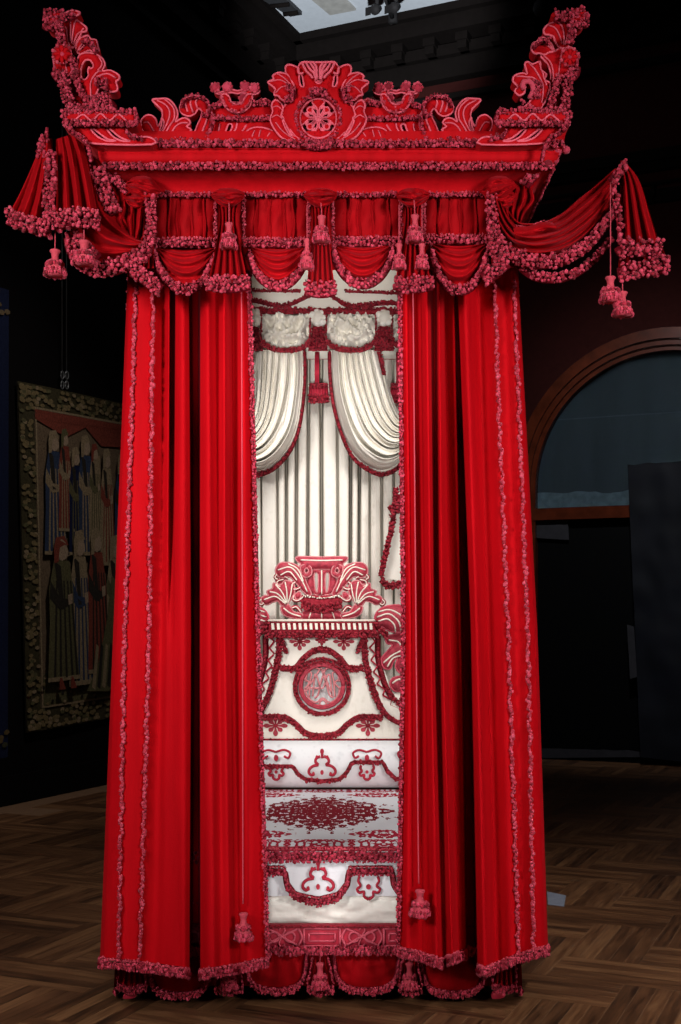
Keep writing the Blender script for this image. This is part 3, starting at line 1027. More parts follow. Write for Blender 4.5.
# ================================================================== BEDDING
YM0, YM1 = .1, 2.3
zt = P(0, 853, .15)[2]
mb = MB()
x0, x1 = XC - .88, XC + .88
mb.box((x0, YM0 + .06, .31), (x1, 2.5, zt - .012), M['ivory'], .03)
single(mb, 'mattress', 'thick white mattress on the crimson-railed bed base', 'mattress', (XC, 1.3, .31))

# coverlet: top plus the front drop
cov = thing('coverlet', 'white coverlet with large dark red damask medallion, spread over the mattress', 'coverlet', (XC, 1.2, zt))
mb = MB()
prof = [(2.35, zt + .004), (2.0, zt + .012), (1.4, zt + .02), (.8, zt + .014), (.3, zt + .004), (.14, zt), (.095, zt - .012), (.08, zt - .04), (.078, zt - .1), (.075, zt - .17), (.075, P(0, 896, .075)[2])]
G = []
for i in range(61):
    x = XC - .9 + 1.8 * i / 60
    G.append([(x, y - .006 * math.sin(i * 1.7) * (y < .09), z) for y, z in prof])


def damask_cloth(name, xc, yc):
    """white linen woven with a crimson medallion, corner sprays and a scrolling border, all mirrored about the bed's middle"""
    m, nt, b = new_mat(name)
    L = nt.links.new

    def mth(op, a, b_=None, c=None):
        n = N(nt, 'ShaderNodeMath', operation=op)
        for k, v in enumerate((a, b_, c)):
            if v is None:
                continue
            if isinstance(v, (int, float)):
                n.inputs[k].default_value = v
            else:
                L(v, n.inputs[k])
        return n.outputs[0]
    g = N(nt, 'ShaderNodeNewGeometry')
    sp = N(nt, 'ShaderNodeSeparateXYZ')
    L(g.outputs['Position'], sp.inputs[0])
    ax = mth('ABSOLUTE', mth('SUBTRACT', sp.outputs[0], xc))
    dy = mth('SUBTRACT', sp.outputs[1], yc)
    ay = mth('ABSOLUTE', dy)

    def nz(x, y, sx, sy, detail=2):
        c = N(nt, 'ShaderNodeCombineXYZ')
        L(mth('MULTIPLY', x, sx), c.inputs[0])
        L(mth('MULTIPLY', y, sy), c.inputs[1])
        n = N(nt, 'ShaderNodeTexNoise')
        n.inputs['Scale'].default_value = 1
        n.inputs['Detail'].default_value = detail
        L(c.outputs[0], n.inputs['Vector'])
        return n.outputs['Fac']
    n1 = nz(ax, ay, 26, 11)
    n2 = nz(ax, ay, 44, 19)
    # medallion: lobed diamond
    d = mth('ADD', mth('POWER', mth('DIVIDE', ax, .40), 1.35), mth('POWER', mth('DIVIDE', ay, .64), 1.35))
    d = mth('ADD', d, mth('MULTIPLY', mth('SUBTRACT', n1, .5), 2.0))
    med = mth('MULTIPLY', mth('LESS_THAN', d, .92), mth('LESS_THAN', n2, .61))
    # sprays
    ex, ey = mth('SUBTRACT', ax, .33), mth('SUBTRACT', ay, .71)
    d2 = mth('ADD', mth('POWER', mth('DIVIDE', mth('ABSOLUTE', ex), .2), 1.6), mth('POWER', mth('DIVIDE', mth('ABSOLUTE', ey), .12), 1.6))
    n3 = nz(mth('ABSOLUTE', ex), ey, 38, 17)
    d2 = mth('ADD', d2, mth('MULTIPLY', mth('SUBTRACT', n3, .5), 2.6))
    spray = mth('MULTIPLY', mth('LESS_THAN', d2, .85), mth('LESS_THAN', n3, .56))
    # border of running scrolls
    px_ = mth('PINGPONG', ax, .16)
    n4 = nz(px_, ay, 26, 15)
    inb = mth('MULTIPLY', mth('GREATER_THAN', ay, .85), mth('LESS_THAN', ay, 1.16))
    ring = mth('ABSOLUTE', mth('SUBTRACT', n4, .5))
    bord = mth('MULTIPLY', inb, mth('LESS_THAN', ring, .085))
    edge = mth('LESS_THAN', mth('ABSOLUTE', mth('SUBTRACT', ay, 1.185)), .016)
    red = mth('MAXIMUM', mth('MAXIMUM', spray, bord), edge)
    flat = N(nt, 'ShaderNodeSeparateXYZ')
    L(g.outputs['Normal'], flat.inputs[0])
    up = mth('GREATER_THAN', flat.outputs[2], .75)
    mx = N(nt, 'ShaderNodeMix', data_type='RGBA')
    mx.inputs[6].default_value = (.77, .78, .83, 1)
    mx.inputs[7].default_value = (.4, .014, .04, 1)
    L(mth('MULTIPLY', red, up), mx.inputs[0])
    mx2 = N(nt, 'ShaderNodeMix', data_type='RGBA')
    L(mx.outputs[2], mx2.inputs[6])
    mx2.inputs[7].default_value = (.2, .004, .014, 1)
    L(mth('MULTIPLY', med, up), mx2.inputs[0])
    L(mx2.outputs[2], b.inputs['Base Color'])
    b.inputs['Roughness'].default_value = .7
    b.inputs['Specular IOR Level'].default_value = .02
    return m


mb.grid(G, damask_cloth('white linen with crimson damask medallion', XC, 1.33))
part(mb, 'cloth', cov)


def scallop(px0, px1, ptop, pbot, n=24, flat=.18):
    """one hanging lappet between two flat tabs"""
    out = []
    for i in range(n + 1):
        t = i / n
        out.append((px0 + (px1 - px0) * t, ptop + (pbot - ptop) * math.sin(PI * t) ** .6))
    return out


def motif(mb, px, py, s, y, mat, r=.008, inv=1):
    """embroidered tulip with two C-scrolls"""
    T = lambda L: [(px + s * a, py + inv * s * b) for a, b in L]
    for k in (-1, 1):
        ribbon(mb, T([(k * 2, -7), (k * 6, -5), (k * 7, -1), (k * 4, 2), (k * 9, 3), (k * 13, 6), (k * 14, 10), (k * 11, 13), (k * 8, 11.5)]), y, r, mat)
    for c, rr in (((0, -12), 2.6), ((0, 10), 2.2), ((-5.5, -6), 1.8), ((5.5, -6), 1.8), ((-9, 11.5), 1.8), ((9, 11.5), 1.8)):
        a, b = T([c])[0]
        mb.plate([(a + rr * s * .8 * math.cos(q), b + rr * s * 1.15 * math.sin(q)) for q in np.linspace(0, 2 * PI, 10, endpoint=False)], y, mat, thick=.008, H=.004, w=.01, sp=.03)
    ribbon(mb, T([(0, -10), (0, -5)]), y, r, mat, 6)


def motif2(mb, px, py, s, y, mat, r=.007):
    """open trefoil"""
    T = lambda L: [(px + s * a, py + s * b) for a, b in L]
    for k in (-1, 1):
        ribbon(mb, T([(k * 8, -9), (k * 9, -5), (k * 7, -1), (k * 10, 2), (k * 8, 5), (k * 4, 4), (k * 4, 8), (0, 11)]), y, r, mat)
    a, b = T([(0, 0)])[0]
    mb.plate([(a + 2.2 * s * math.cos(q), b + 2.2 * s * math.sin(q)) for q in np.linspace(0, 2 * PI, 10, endpoint=False)], y, mat, thick=.008, H=.004, w=.01, sp=.03)


mb = MB()
yd = .066
ribbon(mb, [(126, 849), (512, 849)], yd, .012, M['redsilk'], 40)
motif(mb, 318, 876, 1.1, yd, M['redsilk'])
for c in (243, 367, 197, 440):
    if c in (243, 367):
        motif2(mb, c + 1.5, 887, 1.15, yd, M['redsilk'])
motif(mb, 420, 876, 1.1, yd, M['redsilk'])
motif(mb, 204, 876, 1.1, yd, M['redsilk'])
part(mb, 'embroidery', cov, 'crimson scrollwork embroidery')
mb = MB()
mb.fringe([(126, 851), (512, 851)], .05, .011, M['fringe'], .05, depth=.03)
mb.fringe([(126, 847), (512, 847)], .05, .008, M['silkpink'], .012, depth=.02)
sc = [(230, 868), (288, 868), (288, 874), (291, 886), (300, 896), (318, 900.5), (336, 896), (345, 885), (349, 873), (349, 868), (394, 868), (394, 874), (398, 890)]
sc = [(126, 868), (166, 868), (167, 880), (182, 897), (200, 899), (218, 896), (230, 880), (232, 868), (285, 868), (287, 882), (296, 894), (318, 899), (338, 894), (347, 882), (349, 868), (392, 868), (394, 882), (404, 896), (420, 899), (440, 896), (452, 880), (454, 868), (512, 868)]
pts = []
for a, b in zip(sc, sc[1:]):
    for t in np.linspace(0, 1, 8, endpoint=False):
        pts.append(P(a[0] + (b[0] - a[0]) * t, a[1] + (b[1] - a[1]) * t, .055))
mb.fringe3(pts, .0105, M['fringe'], .034, depth=.03)
mb.fringe3([(a, b, c + .012) for a, b, c in pts], .008, M['silkpink'], .01, depth=.02)
part(mb, 'fringe', cov)

# crumpled white under-sheet between the coverlet drop and the base panel
mb = MB()
G = []
for i in range(120):
    row = []
    px = 128 + (508 - 128) * i / 119
    for j in range(22):
        py = 884 + (928 - 884) * j / 21
        y = .118 - .022 * math.sin(PI * j / 21)
        q = P(px, py, y)
        d = .014 * noise.noise(Vector((q[0] * 9, q[2] * 26, 1))) + .008 * noise.noise(Vector((q[0] * 30, q[2] * 50, 4)))
        row.append((q[0], q[1] + d - .012, q[2]))
    G.append(row)
mb.grid(G, M['ivory'])
single(mb, 'sheet', 'crumpled white sheet tucked between coverlet drop and crimson base panel', 'sheet', P(318, 926, .07))

# bolster at the head, with its own scalloped valance
YR = 2.36
bol = thing('bolster', 'long white bolster with crimson scalloped flap against the headboard', 'bolster', P(318, 790, YR))
mb = MB()
G = []
ca = P(0, 766, YR)
R = .155
cz, cyy = zt + .01 + R, YR + .04
for i in range(41):
    x = XC - .84 + 1.68 * i / 40
    e = min(1, (.84 - abs(x - XC)) / .08 + .05) ** .5
    G.append([(x, cyy + .85 * R * e * math.cos(a), cz + R * e * math.sin(a)) for a in np.linspace(0, 2 * PI, 25)])
mb.grid(G, M['greywhite'])
part(mb, 'pillow_body', bol)
mb = MB()
yv = YR - .11
sc = [(197, 782), (205, 782), (218, 774), (222, 764), (256, 764), (293, 764), (297, 771), (305, 777), (322, 779), (340, 777), (347, 770), (352, 760), (383, 760), (387, 768), (395, 776), (410, 780), (430, 774), (440, 764), (448, 764)]
pts = []
for a, b in zip(sc, sc[1:]):
    for t in np.linspace(0, 1, 6, endpoint=False):
        pts.append(P(a[0] + (b[0] - a[0]) * t, a[1] + (b[1] - a[1]) * t, yv))
mb.fringe3(pts, .013, M['crimsonbraid'], .03, depth=.02)
part(mb, 'fringe', bol)
mb = MB()
motif(mb, 322, 763, .95, yv, M['redsilk'], .01)
for c in (276, 367, 412):
    motif2(mb, c, 772, .75, yv, M['redsilk'], .009)
    for k in (-1, 1):
        ribbon(mb, [(c, 752), (c + k * 8, 750), (c + k * 14, 753), (c + k * 12, 758), (c + k * 8, 756)], yv, .008, M['redsilk'])
    mb.plate(circle(c, 758, 2.2, 3.2, 10), yv, M['redsilk'], thick=.01, H=.004, w=.01, sp=.03)
part(mb, 'embroidery', bol)

# narrow cream roll under the headboard
mb = MB()
mb.plate([(200, 742.5), (444, 742.5), (448, 746), (444, 752), (200, 752), (196, 746)], YR + .12, M['cream'], thick=.06, H=.03, w=.03, sp=.02, sub=1)
for c in (341, 376):
    mb.tube([P(a, b, YR + .05) for a, b in circle(c, 744.5, 2.2, 3, 14) + [(c + 2.2, 744.5)]], .004, M['redsilk'], 5)
    ribbon(mb, [(c, 740), (c, 750)], YR + .05, .003, M['redsilk'], 5)
ribbon(mb, [(325, 744.5), (372, 744.5)], YR + .05, .003, M['redsilk'], 8)
single(mb, 'pillow_roll', 'slim cream silk roll lying along the foot of the headboard', 'pillow', P(322, 752, YR + .12))

# ================================================================== WHITE HANGINGS AT THE HEAD
YBK = 2.92
back = MB()
gro = [(262, .5), (277, .7), (285.5, 1.1), (296, 1.2), (308.5, 1.1), (322, 1.2), (337, .7), (350, 1.2), (359.5, 1.1), (370.5, .6), (382, .7), (393, .6), (244, .8), (230, .8), (216, .8), (405, .8), (418, .8), (432, .8)]
nu = 620
us = np.linspace(190, 455, nu)
G = []
for px in us:
    d = 0
    for g, s_ in gro:
        d += .38 * s_ * math.exp(-(abs(px - g) / (.95 * s_ + .25)) ** 2.6)
    near = min(abs(px - g) for g, _ in gro)
    d -= .02 * math.sin(min(near, 7) / 7 * PI / 2)
    row = []
    for j in range(30):
        py = 300 + (770 - 300) * j / 29
        k = .8 + .2 * math.sin(j * .21 + px * .03)
        row.append(P(px + .8 * math.sin(j * .13 + px * .11), py, YBK + d * k))
    G.append(row)
back.grid(np.array(G), M['cream'])
bc = single(back, 'back_curtain', 'pleated cream silk curtain hanging straight behind the headboard', 'curtain', P(322, 770, YBK))

YW = 2.76


def white_festoon(name, label, A, B, nf, phase, loc, tail=None):
    r = thing(name, label, 'drapery', loc, 'cream silk festoons')
    mb = MB()

    def y(u, v):
        e = min(1, v * 7) * min(1, (1 - v) * 9 + .2)
        pull = .35 + .65 * math.sin(PI * min(1, u * .5 + .22))
        c_ = .5 + .5 * math.cos(2 * PI * nf * (v + .03 * math.sin(3.3 * u + 5 * v) + .045 * math.sin(7.3 * v + phase)) + phase)
        ridge = .35 * c_ + .9 * (1 - c_ ** 10)
        ridge2 = .3 * math.cos(2 * PI * nf * 1.9 * v + 2.3 * u + phase)
        tight = noise.noise(Vector((u * 3, v * 9, phase))) * .05 * u + .02 * abs(noise.noise(Vector((u * 8, v * 16, phase))))
        return YW - .05 - .075 * math.sin(PI * v) * (.5 + u) * pull - (.2 * ridge + .03 * ridge2) * e * (.6 + .5 * u) + tight

    mb.loft(A, B, 60, 170, y, M['cream'])
    part(mb, 'cloth', r)
    mb = MB()
    mb.fringe(A, lambda u: y(u, 0) - .02, .013, M['crimsonbraid'], .03, n=90, depth=.03)
    mb.fringe([(a - .8 if False else a, b) for a, b in A], lambda u: y(u, 0) - .005, .01, M['crimsonbraid'], .02, n=90, depth=.03)
    if tail:
        mb.fringe(tail, YW - .1, .011, M['crimsonbraid'], .03, depth=.03)
    part(mb, 'fringe', r)
    return r


white_festoon('silk_festoon', 'cream silk festoon looped toward the left red curtain above the headboard',
              [(304.5, 350), (305, 372), (303, 400), (298, 430), (288, 452), (272, 468), (254, 473), (236, 466)],
              [(256, 350), (255, 375), (253, 400), (250, 412), (246, 418), (242, 420), (236, 421), (228, 422)], 8, .6, P(280, 473, YW))
white_festoon('silk_festoon', 'cream silk festoon looped toward the right red curtain above the headboard',
              [(329.5, 350), (330, 372), (333, 400), (341, 430), (352, 454), (368, 468), (384, 472.5), (400, 464), (416, 440)],
              [(378, 350), (383, 368), (389, 388), (394, 402), (398, 412), (402, 416), (406, 416), (410, 414), (416, 410)], 8, 2.2, P(360, 473, YW), tail=[(379, 352), (384, 375)])

# side drape glimpsed at the right
sd = thing('side_drape', 'cream silk side drape with crimson fringe, glimpsed beside the right red curtain', 'drapery', P(392, 585, 2.6))
mb = MB()
ysd = lambda u, v: 2.6 - .05 * math.cos(9 * v + 3 * u) * v
mb.loft([(397, 492), (393, 530), (386, 562), (382, 578)], [(430, 492), (430, 530), (430, 560), (430, 585)], 24, 30, ysd, M['cream'])
part(mb, 'cloth', sd)
mb = MB()
mb.fringe([(396, 488), (393, 520), (387, 548), (381, 575)], 2.55, .014, M['crimsonbraid'], .04)
mb.fringe([(381, 576), (388, 582), (400, 581), (425, 580)], 2.55, .014, M['crimsonbraid'], .05)
mb.fringe([(390, 505), (400, 498), (402, 488)], 2.53, .017, M['crimsonbraid'], .09)
part(mb, 'fringe', sd)

# inner valance: puffs, rosettes, fringes under a small scalloped cornice
iv = thing('inner_valance', 'ruched cream silk puffs with crimson fringe under the inner canopy edge', 'valance', P(320, 350, YW - .1))
for cx, wd in ((286, 50), (351, 49), (220, 50), (417, 50)):
    mb = MB()
    h = wd / 2
    mb.plate([(cx - h, 318), (cx - h * .8, 314), (cx, 313), (cx + h * .8, 314), (cx + h, 318), (cx + h, 330), (cx + h * .92, 340), (cx + h * .55, 346), (cx, 347.5), (cx - h * .55, 346), (cx - h * .92, 340), (cx - h, 330)], YW - .12, M['cream'],
             thick=.03, H=.1, w=.12, sp=.0105, rough=.12, ridged=True, rscale=16)
    part(mb, 'puff', iv)
for cx in (318, 384, 253):
    mb = MB()
    c = P(cx, 318, YW - .2)
    mb.blobs([c], .055, M['cream'], ico=ICO2, jit=.02)
    mb.blobs([(c[0] + .04 * math.cos(a), c[1] - .02, c[2] + .04 * math.sin(a)) for a in np.linspace(0, 2 * PI, 7, endpoint=False)], .022, M['ivory'], ico=ICO2)
    part(mb, 'rosette', iv)
mb = MB()
for cx in (318, 384, 253):
    mb.loft([(cx - 4, 326), (cx - 10, 351)], [(cx + 4, 326), (cx + 10, 351)], 12, 24, lambda u, v: YW - .13 - .02 * math.cos(2 * PI * 5 * v), M['redsilk'])
    mb.fringe([(cx - 6, 328), (cx + 6, 328)], YW - .17, .012, M['crimsonbraid'], .06)
    mb.fringe([(cx - 9, 338), (cx + 9, 338)], YW - .17, .013, M['crimsonbraid'], .09)
    for k in (-1, 1):
        mb.fringe([(cx + k * 8, 316), (cx + k * 8, 345)], YW - .2, .011, M['crimsonbraid'], .012)
for cx, wd in ((286, 50), (351, 49), (220, 50), (417, 50)):
    h = wd / 2
    mb.fringe([(cx - h, 339), (cx - h * .6, 346), (cx, 348), (cx + h * .6, 346), (cx + h, 339)], YW - .23, .013, M['crimsonbraid'], .035)
mb.fringe([(190, 308), (455, 308)], YW - .2, .014, M['crimsonbraid'], .045, n=90)
mb.fringe([(190, 311), (455, 311)], YW - .2, .012, M['crimsonbraid'], .02, n=90)
part(mb, 'fringe', iv, 'crimson tufted fringe')
for cx in (318.5, 400):
    mb = MB()
    mb.loft([(cx - 9, 383), (cx - 10, 401)], [(cx + 9, 383), (cx + 10, 401)], 10, 24, lambda u, v: YW + .02 - .012 * math.cos(2 * PI * 6 * v), M['redsilk'])
    mb.fringe([(cx - 9, 384), (cx + 9, 384)], YW, .012, M['crimsonbraid'], .03)
    mb.fringe([(cx - 10, 395), (cx + 10, 395)], YW, .012, M['crimsonbraid'], .06)
    for k in (-1, 0, 1):
        mb.tube([P(cx - 1.5 + k * 1.5, 352, YW), P(cx - 1.5 + k * 1.5, 386, YW)], .007, M['redsilk'], 5)
    part(mb, 'tie_band', iv)

ic = MB()
YI = 2.6
ic.plate([(170, 270), (470, 270), (470, 309), (170, 309)], YI, M['cream'], thick=.05, H=.006, w=.03, sp=.05, sub=1)
for L in ([(180, 302), (245, 298), (280, 304), (300, 298), (310, 291), (306, 280)], [(460, 302), (392, 301), (352, 304), (338, 298), (331, 291), (334, 280)], [(308, 295), (318, 289), (332, 294)], [(232, 300), (262, 294), (300, 286)][:0]):
    if L:
        ic.fringe(L, YI - .03, .012, M['crimsonbraid'], .03)
ic.fringe([(240, 289), (300, 290)], YI - .03, .012, M['crimsonbraid'], .02)
ic.fringe([(345, 290), (400, 292)], YI - .03, .012, M['crimsonbraid'], .02)
part(ic, 'inner_cornice', bed, 'cream silk inner cornice with crimson fringe')

# ================================================================== RED CURTAINS
YCU = -.26


def prof_interp(ctrl, py, key):
    """control columns given at rows 290 / 640 / 965"""
    t = (py - 290) / 675.0
    out = []
    for c in ctrl:
        a, b, d = c[key]
        if t < 350 / 675:
            q = t / (350 / 675)
            out.append(a + (b - a) * q)
        else:
            q = (t - 350 / 675) / (325 / 675)
            out.append(b + (d - b) * q)
    return out


def curtain(ctrl, top, hem, side):
    """grid of velvet: columns of the controls blended smoothly between"""
    per = 12
    nv = 70
    n = (len(ctrl) - 1) * per + 1
    G = np.zeros((n, nv, 3))
    for j in range(nv):
        t = j / (nv - 1)
        py0 = top + (965 - top) * t
        xs, ds = prof_interp(ctrl, py0, 0), prof_interp(ctrl, py0, 1)
        h_ = np.maximum(np.abs(np.diff(xs)), .05)
        dl = np.diff(ds) / h_
        sl = np.zeros(len(ds))
        for k in range(1, len(ds) - 1):
            if dl[k - 1] * dl[k] > 0:
                sl[k] = 2 * dl[k - 1] * dl[k] / (dl[k - 1] + dl[k])
        for i in range(n):
            k = min(i // per, len(ctrl) - 2)
            f = (i - k * per) / per
            px = xs[k] + (xs[k + 1] - xs[k]) * f
            d = (ds[k] * (2 * f ** 3 - 3 * f * f + 1) + ds[k + 1] * (3 * f * f - 2 * f ** 3)
                 + h_[k] * (sl[k] * (f ** 3 - 2 * f * f + f) + sl[k + 1] * (f ** 3 - f * f)))
            d *= 1.0 if d > .09 else 1.25
            hx = hem(px)
            py = top + (hx - top) * t
            d += .006 * noise.noise(Vector((px * .05, py * .008, side)))
            G[i, j] = P(px, py, YCU + d)
    return G


def c3(a, b, d, *dep):
    return ((a, b, d), dep if len(dep) == 3 else (dep[0],) * 3)


left_ctrl = [c3(129, 116, 103, .42), c3(128, 114, 101, .2), c3(127, 113, 100, .06), c3(130, 117, 104, -.01), c3(141, 131, 120, -.045), c3(154, 150, 142, -.03), c3(164, 161, 154, .015, .0, -.01),
             c3(169.5, 167, 164, -.03, -.025, -.03), c3(171, 170, 170, .1, -.03, -.04), c3(174, 172, 174, .1, -.035, -.045), c3(176, 175, 178, -.03, -.045, -.05), c3(183, 183, 184, -.065, -.065, -.06), c3(188.6, 190.6, 189, -.03),
             c3(190, 192, 190.4, .2), c3(192, 193.5, 192, .28), c3(198, 198, 198.5, .28), c3(199.4, 199.2, 199.8, .2), c3(200.3, 200, 200.6, -.02), c3(208, 210, 213, -.075), c3(217, 219, 222, -.015, -.035, -.045), c3(224, 224.5, 229, -.06, -.06, -.05),
             c3(233, 234, 239, .035, .02, .01), c3(242, 245, 249, -.03), c3(250.5, 259, 268.5, .01)]
right_ctrl = [c3(399, 402.5, 397.5, 0), c3(406, 410, 408, -.04), c3(415, 420, 424, .03, .03, .02), c3(427, 431, 437, -.06, -.055, -.045), c3(434, 437, 445, .05, .035, .01),
              c3(439, 442, 452, -.045, -.05, -.045), c3(446, 450, 459, .05, .05, .04), c3(454, 460.5, 465.5, .02, .05, .07), c3(455, 461.5, 466.5, .2), c3(456, 463, 468, .24), c3(456.6, 469, 475, .24), c3(457.2, 470.5, 477, .2), c3(457.8, 471.4, 478, -.02),
              c3(465, 477, 485, -.07), c3(479, 489, 498, .02), c3(494, 506, 512, -.03), c3(503, 516, 522, -.015), c3(512, 527, 533, -.04), c3(517, 535, 544, -.01), c3(519, 537.5, 548, .06), c3(518, 536, 547, .2), c3(517, 534, 545, .42)]
lh = lambda px: np.interp(px, [100, 140, 190, 200, 235, 270], [957, 961, 968, 969, 964, 956])
rh = lambda px: np.interp(px, [396, 420, 440, 468, 476, 484, 515, 549], [946, 951, 958, 948, 963, 967, 954, 944])


def at_col(G, ctrl_px_row_fn, j, px):
    """nearest grid point on row j to a pixel column"""
    row = G[:, j]
    pxs = row[:, 0] / ((row[:, 1] - CAMY) / F) + CX
    front = row[:, 1] < YCU + .1
    d = np.abs(pxs - px) + (~front) * 100
    return row[int(d.argmin())]


def make_curtain(label, ctrl, hem, side, trims, cord, inner, loc):
    r = thing('bed_curtain', label, 'curtain', loc, 'red velvet bed curtains')
    top = 262
    G = curtain(ctrl, top, hem, side)
    nv = G.shape[1]
    mb = MB()
    mb.grid(G, M['curtain'])
    part(mb, 'velvet_cloth', r)
    for tr in trims:
        mb = MB()
        pts = []
        for j in range(2, nv):
            py = top + (965 - top) * j / (nv - 1)
            px = np.interp(py, [290, 640, 965], tr)
            q = at_col(G, None, j, px)
            k = (q[1] - CAMY) / F
            pts.append((k * (px - CX), q[1] - .006, q[2]))
        pts = np.array(pts)
        # gathered ruche: two wavering rows of small tufts
        seg = np.r_[0, np.cumsum(np.linalg.norm(np.diff(pts, axis=0), axis=1))]
        t = np.arange(0, seg[-1], .0055)
        c = np.stack([np.interp(t, seg, pts[:, a]) for a in range(3)], 1)
        c[:, 0] += .003 * np.sin(t * 60) + (rng.random(len(t)) - .5) * .011
        c[:, 1] -= rng.random(len(t)) * .012
        mb.blobs(c, .007, M['braid'], 1.1)
        part(mb, 'trim_braid', r, 'gathered pink braid')
    # hem fringe follows every fold
    mb = MB()
    hemrow = G[:, -1].copy()
    mb.fringe3(hemrow + np.array([0, -.008, .004]), .0085, M['braid'], .012, depth=.012)
    mb.fringe3(hemrow + np.array([0, -.006, -.012]), .0085, M['fringe'], .03, depth=.012, stretch=1.5)
    part(mb, 'hem_fringe', r)
    mb = MB()
    e = G[0 if side > 0 else -1]
    mb.fringe3(e + np.array([side * .002, -.012, 0]), .009, M['fringe'], .02, depth=.012)
    part(mb, 'edge_fringe', r)
    # the other, outer edge shows a few tufts
    mb = MB()
    e = G[-1 if side > 0 else 0]
    mb.fringe3(e[:6], .011, M['fringe'], .001, depth=.02, density=.8, core=False)
    mb.fringe3(e[-12:], .009, M['fringe'], .001, depth=.02, density=.4, core=False)
    part(mb, 'edge_fringe', r)
    # draw cord with a tassel
    pts = []
    for j in range(0, nv):
        py = top + (965 - top) * j / (nv - 1)
        if py > cord[3]:
            break
        px = np.interp(py, [290, 640, 965], cord[:3])
        q = at_col(G, None, j, px)
        y = YCU - .07
        pts.append(P(px, py, min(y, q[1] - .01)))
    mb = MB()
    mb.tube(pts, .0032, M['silkpink'], 5)
    part(mb, 'draw_cord', r)
    tassel(r, cord[4], cord[3], cord[3] + cord[5], YCU - .09, cord[6])
    return r


make_curtain('left red velvet bed curtain hanging floor-length in deep folds', left_ctrl, lh, -1, [(136, 125, 119), (153.5, 149.5, 140)], (241.5, 242.5, 243, 912, 243.5, 29, 19), None, P(185, 965, YCU))
make_curtain('right red velvet bed curtain hanging floor-length in deep folds', right_ctrl, rh, 1, [(494, 508, 518.5), (514, 527.5, 533.5)], (413, 416, 419.5, 889, 420, 28, 21), None, P(475, 960, YCU))

# ================================================================== RED VALANCE
YV = -.44
val = thing('bed_valance', 'crimson velvet valance of gathered panels, swags and tasselled tails under the canopy cornice', 'valance', P(318, 293, YV))
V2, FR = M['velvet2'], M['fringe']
panels = [(156, 215, 196, 241), (245, 308, 196, 241), (334, 400, 195, 240), (425, 487, 194, 238)]
for a, b, t0, t1 in panels:
    mb = MB()
    nseam = 4
    ph = random.random() * 6

    def yp(u, v, nseam=nseam, ph=ph):
        s_ = 0
        for k in range(1, nseam + 1):
            d = (v - (k + .18 * math.sin(ph + k * 2)) / (nseam + 1) - .015 * math.sin(6 * u + k)) / .012
            s_ += math.exp(-d * d)
        return YV + .02 - .014 * abs(math.sin(PI * (nseam + 1) * v)) - .016 * s_ + .006 * math.sin(u * 9 + v * 14)
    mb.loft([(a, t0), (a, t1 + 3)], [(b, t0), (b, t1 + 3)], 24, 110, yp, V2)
    part(mb, 'gathered_panel', val)
mb = MB()
G = [[P(px, py, YV + .05) for py in (192, 250, 270)] for px in np.linspace(133, 508, 30)]
mb.grid(np.array(G), V2)
part(mb, 'backing', val)


def yswag(A, B, nf, bulge, amp, y0, ph=0.0):
    def y(u, v):
        e = math.sin(PI * u) ** .6
        return y0 - bulge * e * math.sin(PI * min(1, v * .85 + .05)) - amp * e * (.5 + .5 * math.cos(2 * PI * nf * v ** .8 + ph + 1.2 * math.sin(2.5 * u))) ** 1.3 + .012 * noise.noise(Vector((u * 4, v * 7, ph)))
    return y


swags = [(156, 216, 247, 286, .3), (250, 306, 246, 283, 1.5), (334, 392, 244, 281, 2.4), (431, 487, 243, 287, 4.0)]
for a, b, t, bt, ph in swags:
    sw = MB()
    m_ = (a + b) / 2
    h = (b - a) / 2
    A = [(a, t), (m_ - h * .5, t + 2), (m_, t + 3), (m_ + h * .5, t + 2), (b, t)]
    B = [(a, t + 4), (m_ - h * .72, t + (bt - t) * .62), (m_ - h * .35, bt - 3), (m_, bt), (m_ + h * .35, bt - 3), (m_ + h * .72, t + (bt - t) * .62), (b, t + 4)]
    yf_ = yswag(A, B, 4, .06, .035, YV - .01, ph)
    sw.loft(A, B, 40, 44, yf_, V2)
    o = part(sw, 'swag', val)
    mb = MB()
    B2 = [(x + (x - m_) * .03, y_ - 1) for x, y_ in B]
    mb.fringe(B2, lambda u: yf_(u, 1) - .012, .0115, FR, .045, n=50, depth=.035)
    part(mb, 'fringe', o)
for i, (a, b, t0, t1) in enumerate(panels):
    mb = MB()
    mb.fringe([(a, t1), (b, t1)], YV - .02, .0105, FR, .032, depth=.03)
    mb.fringe([(a, t1 - 2), (b, t1 - 2)], YV - .02, .008, M['braid'], .012, depth=.03)
    for x in (a - 1, b + 1):
        mb.fringe([(x, t0), (x, t1 + 6)], YV - .02, .008, M['braid'], .012, depth=.025)
    part(mb, 'fringe', val)


def bunch(mb, A, B, y0, seed, nf=3, H=.04):
    """cloth gathered up into a soft knot"""
    def y(u, v):
        e = max(0, math.sin(PI * u)) ** .5 * max(0, math.sin(PI * v)) ** .5
        r_ = abs(math.sin(PI * nf * v + 1.2 * math.sin(3 * u + seed) + .5))
        return y0 - H * e - .03 * e * r_ + .055 * e * noise.noise(Vector((u * 4, v * 5, seed)))
    mb.loft(A, B, 34, 34, y, V2)


